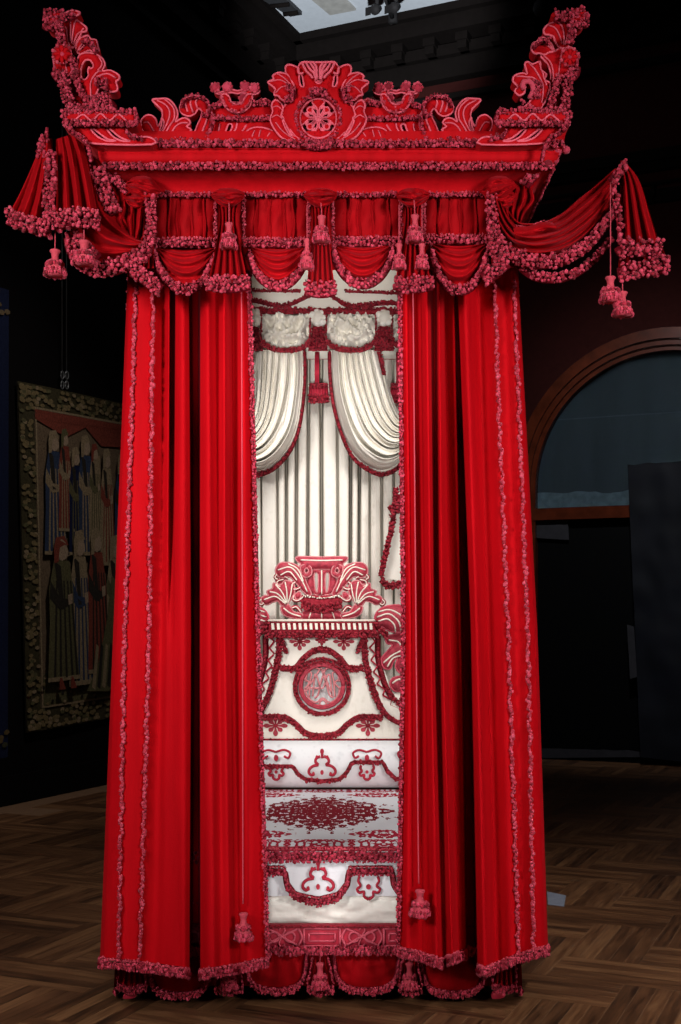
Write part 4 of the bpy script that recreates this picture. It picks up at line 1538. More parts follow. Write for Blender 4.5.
def tail(parent, cx, tw, bw, t, bt, nf, y0, knot=True, tas=None):
    """pleated tail with a bunched knot at its head"""
    mb = MB()
    y = lambda u, v: y0 - .03 - .03 * u - (.02 + .03 * u) * (.5 + .5 * math.cos(2 * PI * nf * v + .4)) - .03 * math.sin(PI * v) * u
    mb.loft([(cx - tw, t), (cx - tw * .9, t + (bt - t) * .3), (cx - bw, bt)], [(cx + tw, t), (cx + tw * .9, t + (bt - t) * .3), (cx + bw, bt)], 34, 90, y, V2)
    o = part(mb, 'tail', parent)
    mb = MB()
    mb.fringe([(cx - bw - 1, bt - 3), (cx - bw * .4, bt), (cx + bw * .4, bt), (cx + bw + 1, bt - 3)], y0 - .1, .0115, FR, .045, depth=.05)
    mb.fringe([(cx - bw, bt - 5), (cx + bw, bt - 5)], y0 - .1, .0105, FR, .03, depth=.05)
    part(mb, 'fringe', o)
    if knot:
        mb = MB()
        bunch(mb, [(cx - 17, 194), (cx - 9, 189), (cx, 188), (cx + 9, 189), (cx + 17, 193)], [(cx - 16, 198), (cx - 10, 204), (cx - 1, 208), (cx + 10, 204), (cx + 16, 198)], y0 - .05, cx)
        part(mb, 'knot', parent)
    if tas:
        tassel(parent, *tas)


tail(val, 228, 10, 20, 203, 283, 5, YV - .02, True, (229, 222, 249, YV - .15, 17, (229, 203)))
tail(val, 320.5, 9, 14, 203, 288, 5, YV - .02, True, (321.5, 215, 243, YV - .15, 18, (321, 203)))
tail(val, 413, 9, 18, 200, 283, 5, YV - .02, True, (415, 214, 243, YV - .15, 17, (414, 200)))
for cx, t0, t1 in ((307, 238, 270), (399, 243, 270), (422, 243, 270)):
    tassel(val, cx, t0, t1, YV - .14, 14, (cx, 205))
# corner gathers
for cx, nm in ((141, 'corner_gather'), (500, 'corner_gather')):
    mb = MB()
    dk = lambda u, v: YV - .02 - .035 * (.5 + .5 * math.cos(2 * PI * 5 * v + u)) - .02 * u
    mb.loft([(cx - 13, 190), (cx - 12, 270)], [(cx + 13, 190), (cx + 13, 268)], 24, 70, dk, V2)
    part(mb, nm, val)
    mb = MB()
    s_ = -1 if cx < 300 else 1
    bunch(mb, [(cx - s_ * 20, 190), (cx - s_ * 10, 178), (cx + s_ * 4, 176), (cx + s_ * 15, 182)], [(cx - s_ * 18, 194), (cx - s_ * 8, 200), (cx + s_ * 6, 196), (cx + s_ * 17, 187)], YV - .08, cx, 3, .05)
    bunch(mb, [(cx - s_ * 16, 196), (cx - s_ * 4, 190), (cx + s_ * 10, 190), (cx + s_ * 18, 196)], [(cx - s_ * 14, 200), (cx - s_ * 2, 208), (cx + s_ * 10, 207), (cx + s_ * 17, 200)], YV - .05, cx + 3, 2, .05)
    part(mb, 'knot', val)
mb = MB()
mb.fringe([(151, 196), (152, 225), (148, 250), (142, 262)], YV - .1, .011, FR, .045, depth=.03)
mb.fringe([(132, 262), (145, 270), (160, 282)], YV - .1, .012, FR, .07, depth=.04)
mb.fringe([(491, 196), (492, 225), (494, 250), (500, 262)], YV - .1, .011, FR, .05, depth=.03)
mb.fringe([(484, 270), (494, 262), (506, 252)], YV - .1, .012, FR, .08, depth=.04)
part(mb, 'corner_fringe', val)

# ================================================================== SIDE FESTOONS flung out from the canopy corners
YS = -.5
lf = thing('side_festoon', 'crimson velvet festoon flung out left of the canopy, with one long-corded tassel', 'drapery', P(75, 275, YS), 'velvet side festoons')
zl = lambda L: Z(0, 120, 4.256, L)
mb = MB()


def ysw(y0, bulge, amp, nf, ph):
    return lambda u, v: y0 - bulge * math.sin(PI * v) - amp * (.5 + .5 * math.cos(2 * PI * nf * v + ph + .8 * math.sin(3 * u))) ** 1.4 * min(1, .25 + 3 * u * (1 - u)) + .01 * noise.noise(Vector((u * 5, v * 6, ph)))


yl = ysw(YS + .05, .08, .05, 4, 1.0)
A = zl([(275, 240), (285, 380), (300, 500), (335, 570), (400, 605), (480, 600), (560, 575), (615, 535)])
B = zl([(345, 50), (425, 170), (475, 290), (520, 390), (560, 460), (595, 500), (612, 508), (620, 505)])
mb.loft(A, B, 50, 60, yl, V2)
o = part(mb, 'swag', lf)
mb = MB()
mb.fringe(A[3:], YS - .04, .0125, FR, .07, depth=.05)
mb.fringe(zl([(290, 470), (310, 540), (345, 590)]), YS - .04, .0125, FR, .06, depth=.05)
mb.fringe(zl([(320, 455), (350, 500), (410, 555)]), YS - .07, .0125, FR, .09, depth=.05)
part(mb, 'fringe', o)
mb = MB()
mb.loft(zl([(178, 95), (130, 210), (85, 310), (42, 392)]), zl([(222, 78), (224, 200), (220, 330), (205, 450)]), 40, 60, lambda u, v: YS - .04 - .05 * u * (.5 + .5 * math.cos(2 * PI * 3.2 * v)) - .04 * math.sin(PI * v), V2)
f1 = part(mb, 'fall', lf)
mb = MB()
mb.fringe(zl([(35, 392), (80, 410), (140, 430), (215, 448)]), YS - .1, .0125, FR, .06, depth=.05)
mb.fringe(zl([(42, 385), (80, 398), (140, 420), (205, 438)]), YS - .1, .011, M['braid'], .03, depth=.05)
mb.fringe(zl([(165, 120), (190, 85), (210, 55)]), YS - .05, .0115, FR, .05, depth=.04)
mb.fringe(zl([(215, 140), (222, 250), (212, 350), (214, 440)]), YS - .12, .0115, FR, .05, depth=.03)
part(mb, 'fringe', f1)
mb = MB()
mb.loft(zl([(238, 82), (240, 200), (240, 310), (238, 420)]), zl([(330, 52), (362, 130), (395, 260), (425, 400)]), 40, 80, lambda u, v: YS - .07 - .06 * (.25 + u) * (.5 + .5 * math.cos(2 * PI * 3.6 * v + .5)) ** 1.4 - .03 * math.sin(PI * v), V2)
f2 = part(mb, 'fall', lf)
mb = MB()
mb.fringe(zl([(235, 412), (290, 398), (350, 390), (425, 400)]), YS - .16, .0125, FR, .07, depth=.05)
mb.fringe(zl([(238, 402), (290, 388), (350, 382), (422, 392)]), YS - .16, .011, M['braid'], .03, depth=.05)
part(mb, 'fringe', f2)
mb = MB()
mb.loft(zl([(470, 270), (500, 350), (480, 430), (520, 500)]), zl([(650, 280), (640, 360), (640, 450), (610, 510)]), 30, 60, lambda u, v: YV - .03 - .05 * (.5 + .5 * math.cos(2 * PI * 4 * v + 2 * u)) - .03 * noise.noise(Vector((u * 4, v * 5, 2))), V2)
part(mb, 'gather', lf)
mb = MB()
mb.fringe(zl([(418, 215), (440, 290), (490, 400)]), YS - .02, .012, FR, .07, depth=.04)
mb.fringe(zl([(455, 215), (500, 240), (540, 280)]), YS - .0, .011, FR, .05, depth=.04)
part(mb, 'fringe', lf)
tassel(lf, 55, 249, 277, YS - .1, 22, (55.3, 226))
tassel(lf, 84, 240, 266, YS - .16, 24, (84, 225))

rf = thing('side_festoon', 'crimson velvet festoon flung out right of the canopy, with two long-corded tassels', 'drapery', P(575, 280, YS), 'velvet side festoons')
zr = lambda L: Z(520, 150, 4.23, L)
mb = MB()
yr = ysw(YS + .05, .1, .07, 5, .4)
A = zl([])
A = zr([(-135, 210), (-110, 330), (-60, 410), (10, 450), (90, 460), (180, 445), (260, 400), (330, 330), (385, 255)])
B = zr([(-100, 120), (-55, 240), (-10, 300), (50, 310), (110, 300), (180, 265), (250, 205), (320, 150), (405, 75)])
mb.loft(A, B, 60, 90, yr, V2)
o = part(mb, 'swag', rf)
mb = MB()
mb.fringe([(a, b - 2) for a, b in A[1:]], YS - .03, .0125, FR, .06, depth=.05)
mb.fringe(zr([(-100, 360), (-40, 440), (20, 490), (70, 520), (150, 528), (230, 505), (300, 455), (350, 400), (380, 360)]), YS + .02, .0125, FR, .04, depth=.05)
mb.fringe(zr([(-20, 320), (40, 325), (100, 300), (150, 325)]), YS - .02, .005, M['braid'], .005, depth=.01)
part(mb, 'fringe', o)
mb = MB()
mb.loft(zr([(-30, 325), (30, 322), (90, 305), (140, 310)]), zr([(-20, 380), (50, 370), (110, 350), (170, 340)]), 30, 24, lambda u, v: YS - .05 - .05 * math.sin(PI * v) - .02 * math.sin(9 * u), V2)
part(mb, 'fold', rf)
mb = MB()
mb.loft(zr([(425, 45), (425, 160), (422, 290), (418, 400)]), zr([(442, 45), (505, 130), (550, 270), (592, 405)]), 44, 80, lambda u, v: YS - .07 - .07 * (.2 + u) * (.5 + .5 * math.cos(2 * PI * 3.5 * v + 1)) ** 1.4 - .03 * math.sin(PI * v), V2)
f1 = part(mb, 'fall', rf)
mb = MB()
mb.fringe(zr([(415, 405), (450, 385), (520, 385), (590, 390)]), YS - .16, .0125, FR, .075, depth=.05)
mb.fringe(zr([(415, 490), (470, 480), (540, 470), (615, 455)]), YS - .13, .0125, FR, .075, depth=.05)
mb.fringe(zr([(430, 60), (405, 130), (410, 220), (425, 300), (425, 400)]), YS - .12, .0125, FR, .012, depth=.04)
mb.fringe(zr([(420, 80), (395, 140), (395, 220), (412, 300), (418, 400)]), YS - .12, .0125, FR, .012, depth=.04)
mb.fringe(zr([(385, 110), (420, 70), (440, 48)]), YS - .1, .012, FR, .05, depth=.04)
part(mb, 'fringe', f1)
mb = MB()
mb.loft(zr([(418, 430), (416, 500)]), zr([(600, 400), (622, 465)]), 12, 60, lambda u, v: YS - .06 - .03 * math.cos(2 * PI * 4 * v), V2)
part(mb, 'lining_fall', rf)
mb = MB()
mb.loft(zr([(-80, 110), (-95, 200), (-60, 290), (-20, 330)]), zr([(50, 165), (60, 215), (20, 270), (0, 320)]), 30, 60, lambda u, v: YV - .02 - .05 * (.5 + .5 * math.cos(2 * PI * 4 * v + 2 * u)) - .04 * noise.noise(Vector((u * 4, v * 5, 6))), V2)
part(mb, 'gather', rf)
mb = MB()
mb.fringe(zr([(60, 60), (50, 110), (20, 150)]), YS, .012, FR, .06, depth=.04)
part(mb, 'fringe', rf)
tassel(rf, 610.5, 276, 303, YS - .14, 22, (610.5, 182))
tassel(rf, 622.5, 291, 317, YS - .14, 21, (622.5, 274))

# ================================================================== SKIRT ROUND THE BASE
YB0 = -.03
sk = thing('bed_skirt', 'crimson velvet skirt of swags and tassels round the bed base, brushing the floor', 'bed skirt', (XC, -.02, 0))
mb = MB()
G = [[P(px, py, .02 + .02 * math.cos(px * .5)) for py in (944, 965, 986)] for px in np.linspace(122, 514, 160)]
mb.grid(np.array(G), V2)
part(mb, 'backing', sk)
for sx in (-1, 1):                                                 # the skirt runs on round both sides
    mb = MB()
    G = []
    for i in range(220):
        y = .03 + 2.66 * i / 219
        G.append([(XC + sx * (.93 + .018 * math.cos(i * .55) * (.4 + .6 * (.36 - z) / .36) + .012), y, z) for z in (.36, .2, .03)])
    mb.grid(np.array(G), V2)
    o = part(mb, 'side_panel', sk)
    mb = MB()
    mb.fringe3([(XC + sx * .95, .02, .05), (XC + sx * .95, 2.68, .05)], .0105, M['fringe'], .035)
    part(mb, 'fringe', o)
for a, b, bt, ph in ((148, 212, 993, .5), (246, 307, 989, 1.9), (334, 399, 989, 3.0), (421, 487, 992, 4.4)):
    mb = MB()
    m_, h = (a + b) / 2, (b - a) / 2
    A = [(a + 3, 946), (m_, 947), (b - 3, 946)]
    B = [(a, 950), (a + 2, 972), (a + h * .35, bt - 4), (m_, bt), (b - h * .35, bt - 4), (b - 2, 972), (b, 950)]
    yy_ = lambda u, v, ph=ph: YB0 - .05 * math.sin(PI * u) * math.sin(PI * (.1 + .8 * v)) - .012 * math.cos(2 * PI * 5 * u + ph) * (1 - .6 * v) + .012 * noise.noise(Vector((u * 6, v * 4, ph)))
    mb.loft(A, B, 50, 30, yy_, V2)
    o = part(mb, 'swag', sk)
    mb = MB()
    mb.fringe([(x, y_ - 1) for x, y_ in B], lambda u: yy_(u, 1) - .01, .0095, FR, .03, n=60, depth=.02, stretch=1.4)
    mb.fringe([(x, y_ - 2) for x, y_ in B], lambda u: yy_(u, 1) - .012, .008, M['braid'], .008, n=60, depth=.02)
    part(mb, 'fringe', o)
for cx, tw, bw, bt in ((229, 7, 14, 987), (320.5, 6, 13, 987), (410, 6, 11, 987), (132, 12, 14, 985), (504, 10, 12, 985)):
    mb = MB()
    y = lambda u, v: YB0 - .01 - (.015 + .03 * u) * (.5 + .5 * math.cos(2 * PI * 5 * v)) - .02 * u
    mb.loft([(cx - tw, 946), (cx - bw, bt)], [(cx + tw, 946), (cx + bw, bt)], 26, 80, y, V2)
    o = part(mb, 'tail', sk)
    mb = MB()
    mb.fringe([(cx - bw, bt - 3), (cx, bt), (cx + bw, bt - 3)], YB0 - .06, .0095, FR, .035, depth=.03, stretch=1.4)
    for k in (-1, 1):
        mb.fringe([(cx + k * tw, 948), (cx + k * bw, bt - 4)], YB0 - .06, .0085, FR, .01, depth=.02)
    part(mb, 'fringe', o)
    if 200 < cx < 450:
        tassel(sk, cx - .5, 962, 990, YB0 - .1, 17, (cx, 948))
# pink cloth slipped under each front corner
for cx in (128, 497):
    mb = MB()
    mb.plate([(cx - 5, 997), (cx - 3, 993), (cx + 6, 992), (cx + 8, 996.5), (cx + 4, 998.5), (cx - 4, 999)], -.05, M['redsilk'], thick=.03, H=.01, w=.02, sp=.015)
    part(mb, 'corner_lining', sk)

# ================================================================== THE GALLERY ROOM
CAM = Vector((0, CAMY, CAMZ))
RW = Vector((2.29, -1, 0)).normalized()            # along the right wall, toward the viewer
LW = Vector((-1, -2.29, 0)).normalized()           # along the left wall, toward the viewer
CO = Vector((-.85, 17.29 + CAMY, 0))               # far corner of the room
NR, NL = LW.copy(), RW.copy()                      # inward normals of right / left wall
ZC = P(300, 33, 10.7)[2]                           # ceiling height


def on_wall(px, py, along, nrm, off):
    """(distance along the wall, height) of what is seen at a pixel on the wall plane moved inward by off"""
    d = Vector(((px - CX) / F, 1, -(py - HZ) / F))
    o = CO + nrm * off
    t = (o - CAM).dot(nrm) / d.dot(nrm)
    q = CAM + d * t
    return (q - o).dot(along), q.z


def WP(along, nrm, s, z, off):
    q = CO + nrm * off + along * s
    return (q.x, q.y, z)


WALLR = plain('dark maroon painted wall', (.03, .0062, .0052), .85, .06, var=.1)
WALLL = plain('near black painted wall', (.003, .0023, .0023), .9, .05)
CORN = plain('dark umber cornice paint', (.007, .0052, .0046), .9, .03)
CEIL = plain('pale grey ceiling paint', (.55, .57, .6), .8, .2, var=.04)
GRILL = plain('dark ceiling grille', (.03, .03, .032), .6)
MAHO = plain('polished mahogany', (.085, .0155, .0055), .22, .5, var=.3, scale=6)
PAPER = plain('black photographic paper', (.003, .0034, .0068), .6, .2, var=.25, scale=3)
PAPER2 = plain('charcoal paper scrap', (.02, .018, .022), .65, .3, var=.2)
DOORB = plain('black glazed door', (.0012, .0012, .0014), .5, .08)


def slab(mb, along, nrm, poly, off0, off1, mat):
    """solid with the outline poly (s, z) standing on a wall between two offsets"""
    mb.prism([WP(along, nrm, s, z, off0) for s, z in poly], [WP(along, nrm, s, z, off1) for s, z in poly], mat)


# ---- floor: real parquet, groups of four planks laid herringbone, parallel to the walls
mb = MB()
W = .39
ang = math.atan2(RW.y, RW.x)
WH, WVt = wood('walnut parquet, planks one way', ang), wood('walnut parquet, planks other way', ang + PI / 2)
ex, ey = RW, -LW
base = Vector((0, 0, 0))
pv = {0: ([], []), 1: ([], [])}
pw = W / 5
gap = .0016


def plank(u0, v0, u1, v1, k):
    V, Fc = pv[k]
    i = len(V)
    u0 += gap; v0 += gap; u1 -= gap; v1 -= gap
    zz = rng.random() * .0006
    for u, v in ((u0, v0), (u1, v0), (u1, v1), (u0, v1)):
        q = ex * u + ey * v
        V.append((q.x, q.y, zz))
    for u, v in ((u0, v0), (u1, v0), (u1, v1), (u0, v1)):
        q = ex * u + ey * v
        V.append((q.x, q.y, -.004))
    Fc.append((i, i + 1, i + 2, i + 3))
    for a in range(4):
        b = (a + 1) % 4
        Fc.append((i + a, i + 4 + a, i + 4 + b, i + b))


cu, cv = (CO - base).dot(ex), (CO - base).dot(ey)
i0, i1 = int(cu / W), int((cu + 11) / W)
j0, j1 = int((cv - 20) / W), int(cv / W) + 1
for i in range(i0, i1):
    for j in range(j0, j1):
        q = ex * (i * W) + ey * (j * W)
        if q.y < -6.6 or q.y > 12:
            continue
        s = (i - j) % 4
        if s == 0:
            for k in range(5):
                plank(i * W, j * W + k * pw, (i + 2) * W, j * W + (k + 1) * pw, 0)
        elif s == 3:
            for k in range(5):
                plank(i * W + k * pw, j * W, i * W + (k + 1) * pw, (j + 2) * W, 1)
for k, m in ((0, WH), (1, WVt)):
    mb.add(pv[k][0], pv[k][1], m, False)
sub = [(-14, -7.5, -.001), (14, -7.5, -.001), (14, 13, -.001), (-14, 13, -.001)]
mb.add(sub, [(0, 1, 2, 3)], plain('parquet joints', (.16, .085, .045), .7))
struct(mb, 'floor')

# ---- left wall
mb = MB()
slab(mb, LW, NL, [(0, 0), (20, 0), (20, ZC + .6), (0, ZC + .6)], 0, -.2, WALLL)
struct(mb, 'wall_left')
mb = MB()
slab(mb, LW, NL, [(0, 0), (20, 0), (20, .28), (0, .28)], .04, 0, WALLL)
struct(mb, 'baseboard_left')

# ---- right wall with the arched opening
s_l, _ = on_wall(520, 500, RW, NR, 0)
s_c, z_top = on_wall(664, 334, RW, NR, 0)
RAD = s_c - s_l
z_sp = z_top - RAD
ARC = [(s_c + RAD * math.cos(a), z_sp + RAD * math.sin(a)) for a in np.linspace(PI, 0, 41)]
mb = MB()
HW = 11.0
ztop = ZC + .6
poly_l = [(0, 0), (s_l, 0)] + [(s, z) for s, z in ARC[:21]] + [(s_c, ztop), (0, ztop)]
poly_r = [(s_c, ztop)] + [(s, z) for s, z in ARC[20:]] + [(s_c + RAD, 0), (HW, 0), (HW, ztop)]
for pl in (poly_l, poly_r):
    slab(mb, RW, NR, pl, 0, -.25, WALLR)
struct(mb, 'wall_right')
mb = MB()
slab(mb, RW, NR, [(0, 0), (s_l - .05, 0), (s_l - .05, .28), (0, .28)], .04, 0, WALLR)
struct(mb, 'baseboard_right')

# picture rails and string courses on the right wall
mb = MB()
for px, py, hh, off in ((560, 176, .25, .12), (600, 205, .16, .08), (600, 168, .12, .18)):
    s, z = on_wall(px, py, RW, NR, 0)
    slab(mb, RW, NR, [(0, z - hh / 2), (HW, z - hh / 2), (HW, z + hh / 2), (0, z + hh / 2)], off, 0, CORN)
struct(mb, 'trim_1')
mb = MB()
s, z = on_wall(600, 196, RW, NR, 0)
slab(mb, RW, NR, [(0, z - .015), (HW, z - .015), (HW, z + .015), (0, z + .015)], .22, .19, CORN)
for px in (534, 576, 601, 655):
    s, _ = on_wall(px, 196, RW, NR, 0)
    slab(mb, RW, NR, [(s - .02, z - .16), (s + .02, z - .16), (s + .02, z), (s - .02, z)], .2, 0, CORN)
struct(mb, 'trim_2')

# arched window: frame, transom, glazing; below it the dark doors papered over
win = bpy.data.objects.new('window_1', None)
COL.objects.link(win)
win.location = WP(RW, NR, s_c, 0, 0)
win['kind'] = 'structure'
mb = MB()
fw = .2
zt_, zb_ = on_wall(580, 507, RW, NR, 0)[1], on_wall(580, 519, RW, NR, 0)[1]
for k, (r0, r1, o0, o1) in enumerate(((RAD + .06, RAD - .07, .1, -.1), (RAD - .07, RAD - .14, .05, -.12), (RAD - .14, RAD - .2, .0, -.14))):
    arc_o = [(s_c + r0 * math.cos(a), z_sp + r0 * math.sin(a)) for a in np.linspace(PI, 0, 49)]
    arc_i = [(s_c + r1 * math.cos(a), z_sp + r1 * math.sin(a)) for a in np.linspace(PI, 0, 49)]
    arc_o = [(s_c - r0, 0)] + arc_o + [(s_c + r0, 0)]
    arc_i = [(s_c - r1, 0)] + arc_i + [(s_c + r1, 0)]
    for a, b, c, d in zip(arc_o, arc_o[1:], arc_i[1:], arc_i):
        slab(mb, RW, NR, [a, b, c, d], o0, o1, MAHO)
part(mb, 'window_frame', win, 'polished mahogany arch')
mb = MB()
slab(mb, RW, NR, [(s_l + .1, zb_), (s_c + RAD - .1, zb_), (s_c + RAD - .1, zt_), (s_l + .1, zt_)], .02, -.14, MAHO)
part(mb, 'transom', win)
# blue-grey blind close behind the pane
m, nt, b = new_mat('blue grey gauze blind')
f = noise_fac(nt, position(nt, (1, 1, .25)), 3, 4)
nt.links.new(ramp(nt, f, [(.3, (.05, .06, .07)), (.75, (.075, .09, .1))]), b.inputs['Base Color'])
b.inputs['Roughness'].default_value = .8
BLIND = m
mb = MB()
arc = [(s_c + (RAD - .18) * math.cos(a), z_sp + (RAD - .18) * math.sin(a)) for a in np.linspace(PI, 0, 49)]
slab(mb, RW, NR, [(s_c - RAD + .18, zt_)] + arc + [(s_c + RAD - .18, zt_)], -.14, -.17, BLIND)
# torn lower edge of a second layer
edge = []
for i, s in enumerate(np.linspace(s_l + .2, s_c + RAD - .2, 40)):
    edge.append((s, zt_ + .2 + .09 * noise.noise(Vector((s * 2.3, 0, 0))) + .02 * noise.noise(Vector((s * 9, 3, 0)))))
slab(mb, RW, NR, [(s_c + RAD - .2, zt_), (s_l + .2, zt_)] + edge, -.125, -.14, plain('pale gauze hem', (.19, .24, .27), .8, var=.2))
slab(mb, RW, NR, [(s_l + .2, on_wall(580, 417, RW, NR, 0)[1]), (s_c + RAD - .2, on_wall(580, 417, RW, NR, 0)[1]), (s_c + RAD - .2, on_wall(580, 416, RW, NR, 0)[1]), (s_l + .2, on_wall(580, 416, RW, NR, 0)[1])], -.13, -.14, plain('blind seam', (.1, .12, .14), .8))
part(mb, 'blind', win, 'blue grey gauze behind the arched pane')
m, nt, b = new_mat('window glass')
b.inputs['Base Color'].default_value = (.85, .92, .95, 1)
b.inputs['Transmission Weight'].default_value = 1
b.inputs['Roughness'].default_value = .05
b.inputs['IOR'].default_value = 1.2
GLASS = m
mb = MB()
slab(mb, RW, NR, [(s_c - RAD + .18, zt_)] + arc + [(s_c + RAD - .18, zt_)], -.095, -.1, GLASS)
part(mb, 'pane', win)
door = MB()
slab(door, RW, NR, [(s_l + .18, 0), (s_c + RAD - .18, 0), (s_c + RAD - .18, zb_), (s_l + .18, zb_)], -.13, -.2, DOORB)
slab(door, RW, NR, [(s_l + .2, 0), (s_c + RAD - .2, 0), (s_c + RAD - .2, .12), (s_l + .2, .12)], -.08, -.13, DOORB)
o = part(door, 'door_panel', win)


def paper(name, label, poly_px, off, mat, crumple=.012, group=None, nx=26, ny=40):
    """sheet of stiff paper taped to the wall, with creases and its own thickness"""
    q = [on_wall(px, py, RW, NR, off) for px, py in poly_px]       # tl, tr, br, bl
    mb = MB()
    for o2, flip in ((off, 0), (off - .006, 1)):
        G = []
        for i in range(nx):
            u = i / (nx - 1)
            row = []
            for j in range(ny):
                v = j / (ny - 1)
                s = (q[0][0] * (1 - u) + q[1][0] * u) * (1 - v) + (q[3][0] * (1 - u) + q[2][0] * u) * v
                z = (q[0][1] * (1 - u) + q[1][1] * u) * (1 - v) + (q[3][1] * (1 - u) + q[2][1] * u) * v
                c = crumple * (noise.noise(Vector((s * 2.2, z * 1.3, 5))) + .5 * noise.noise(Vector((s * 5, z * 4, 9)))) + crumple
                if j == 0:
                    z += .02 * noise.noise(Vector((s * 7, 1, 1)))
                row.append(WP(RW, NR, s, max(z, .004), o2 + c))
            G.append(row)
        mb.grid(np.array(G), mat)
    c = [sum(a) / 4 for a in zip(*[WP(RW, NR, s, z, off) for s, z in q])]
    return single(mb, name, label, 'paper', (c[0], c[1], min(z for _, z in q)), group)


paper('paper_sheet', 'tall sheet of black paper covering the right side of the arched opening', [(628, 465), (720, 459), (724, 766), (641, 757)], .13, PAPER, .03)
paper('paper_scrap', 'small charcoal paper scrap taped under the window transom', [(534, 521), (568, 520), (569, 540), (537, 538)], -.07, PAPER2, .006, nx=8, ny=8)
paper('paper_strip', 'narrow charcoal paper strip along the edge of the tall black paper', [(627, 625), (634, 626), (637, 677), (630, 679)], .12, PAPER2, .004, nx=6, ny=14)
paper('paper_strip', 'low charcoal paper strip lying along the foot of the black doors', [(538, 748), (648, 751), (648, 757), (538, 758)], -.05, PAPER2, .008, nx=24, ny=6)

# ---- ceiling and its cornice
IN = .6
II = CO + (NR + NL) * IN
mb = MB()
pts = [(II.x, II.y), *[(v.x, v.y) for v in (II + RW * 14, II + RW * 14 + LW * 16, II + LW * 16)]]
mb.prism([(a, b, ZC) for a, b in pts], [(a, b, ZC + .1) for a, b in pts], CEIL)
struct(mb, 'ceiling')
for nm, along, nrm, L in (('trim_3', RW, NR, 14), ('trim_4', LW, NL, 18)):
    mb = MB()
    for z0, z1, d in ((ZC - .1, ZC + .3, IN), (ZC - .3, ZC - .1, IN - .1), (ZC - .5, ZC - .36, .26), (ZC - .75, ZC - .5, .16), (ZC - 1.0, ZC - .93, .1)):
        slab(mb, along, nrm, [(0, z0), (L, z0), (L, z1), (0, z1)], d, 0, CORN)
    s = .5
    while s < L:
        # scrolled bracket
        slab(mb, along, nrm, [(s, ZC - .4), (s + .16, ZC - .4), (s + .16, ZC - .12), (s, ZC - .12)], IN - .2, .2, CORN)
        slab(mb, along, nrm, [(s + .02, ZC - .5), (s + .14, ZC - .5), (s + .14, ZC - .4), (s + .02, ZC - .4)], .38, .2, CORN)
        s += .44
    struct(mb, nm)


def ceil_pt(px, py, z):
    t = (z - CAMZ) / (-(py - HZ) / F)
    return ((px - CX) / F * t, CAMY + t, z)


def ceil_panel(name, label, cat, px, h, mat, rails=0):
    r = thing(name, label, cat, ceil_pt(*px[0], ZC))
    mb = MB()
    b = [ceil_pt(a, c, ZC) for a, c in px]
    mb.prism([(x, y, ZC - h) for x, y, z in b], [(x, y, ZC - .001) for x, y, z in b], mat)
    part(mb, 'panel', r)
    for i in range(rails):
        t = (i + .5) / rails
        mb = MB()
        p0 = [b[0][k] + (b[3][k] - b[0][k]) * t for k in range(2)]
        p1 = [b[1][k] + (b[2][k] - b[1][k]) * t for k in range(2)]
        mb.tube([(p0[0], p0[1], ZC - h - .02), (p1[0], p1[1], ZC - h - .02)], .03, CORN, 6)
        part(mb, 'slat', r)
    return r


ceil_panel('ceiling_grille', 'dark slatted grille set in the pale ceiling', 'grille', [(250, -12), (276, -14), (302, 11), (290, 13)], .05, GRILL, 3)
ceil_panel('ceiling_panel', 'warm grey recessed panel in the pale ceiling', 'ceiling panel', [(300, -12), (334, -14), (356, 8), (330, 13)], .03, plain('warm grey panel', (.36, .34, .31), .7))


def spotlight(px, py, label):
    c = ceil_pt(px, py, ZC - .45)
    r = thing('track_spotlight', label, 'spotlight', c, 'ceiling spotlights')
    mb = MB()
    BLK = M['blackwood']
    d = Vector((-.3, -.8, -.5)).normalized()
    c2 = Vector(c)
    mb.tube([c2 - d * .08, c2 + d * .0, c2 + d * .02, c2 + d * .1], [.04, .045, .055, .06], BLK, 12)
    part(mb, 'lamp_housing', r)
    mb = MB()
    mb.tube([c2, c2 + Vector((0, 0, .12)), c2 + Vector((.0, .0, .42))], .025, BLK, 6)
    part(mb, 'bracket', r)
    mb = MB()
    for k in (-1, 1):
        o = Vector((-d.y, d.x, 0)).normalized() * .07 * k
        q = c2 + d * .1
        mb.prism([q + o * .7 + Vector((0, 0, -.05)), q + o * .7 + Vector((0, 0, .05)), q + o * 1.2 + d * .1 + Vector((0, 0, .05)), q + o * 1.2 + d * .1 + Vector((0, 0, -.05))],
                 [x + o * .06 for x in (q + o * .7 + Vector((0, 0, -.05)), q + o * .7 + Vector((0, 0, .05)), q + o * 1.2 + d * .1 + Vector((0, 0, .05)), q + o * 1.2 + d * .1 + Vector((0, 0, -.05)))], BLK)
    part(mb, 'barn_door', r)


spotlight(377, 9, 'black ceiling spotlight, nearer the canopy cartouche of the pair')
spotlight(396, 7, 'black ceiling spotlight, nearer the right finial of the pair')
mb = MB()
a, b = Vector(ceil_pt(385, -4, ZC - .08)), Vector(ceil_pt(393, 19, ZC - .08))
mb.tube([a, b], .03, M['blackwood'], 6)
tr = thing('lighting_track', 'dark lighting track across the pale ceiling above the spotlights', 'track', a)
part(mb, 'rail', tr)
mb = MB()
mb.tube([b + Vector((0, 0, -.05)), b + Vector((0, 0, .08))], .06, M['blackwood'], 8)
part(mb, 'end_cap', tr)

# small camera dome on the cornice near the right finial
c = Vector(WP(RW, NR, on_wall(541, 8, RW, NR, .7)[0], on_wall(541, 8, RW, NR, .7)[1], .7))
mb = MB()
mb.blobs([c], .1, M['blackwood'], ico=ICO2, jit=0)
r = thing('security_camera', 'small black dome camera on the dark cornice near the right finial', 'camera', c)
part(mb, 'dome', r)
mb = MB()
mb.tube([c, c + Vector((0, 0, .2))], .05, M['blackwood'], 8)
part(mb, 'mount', r)

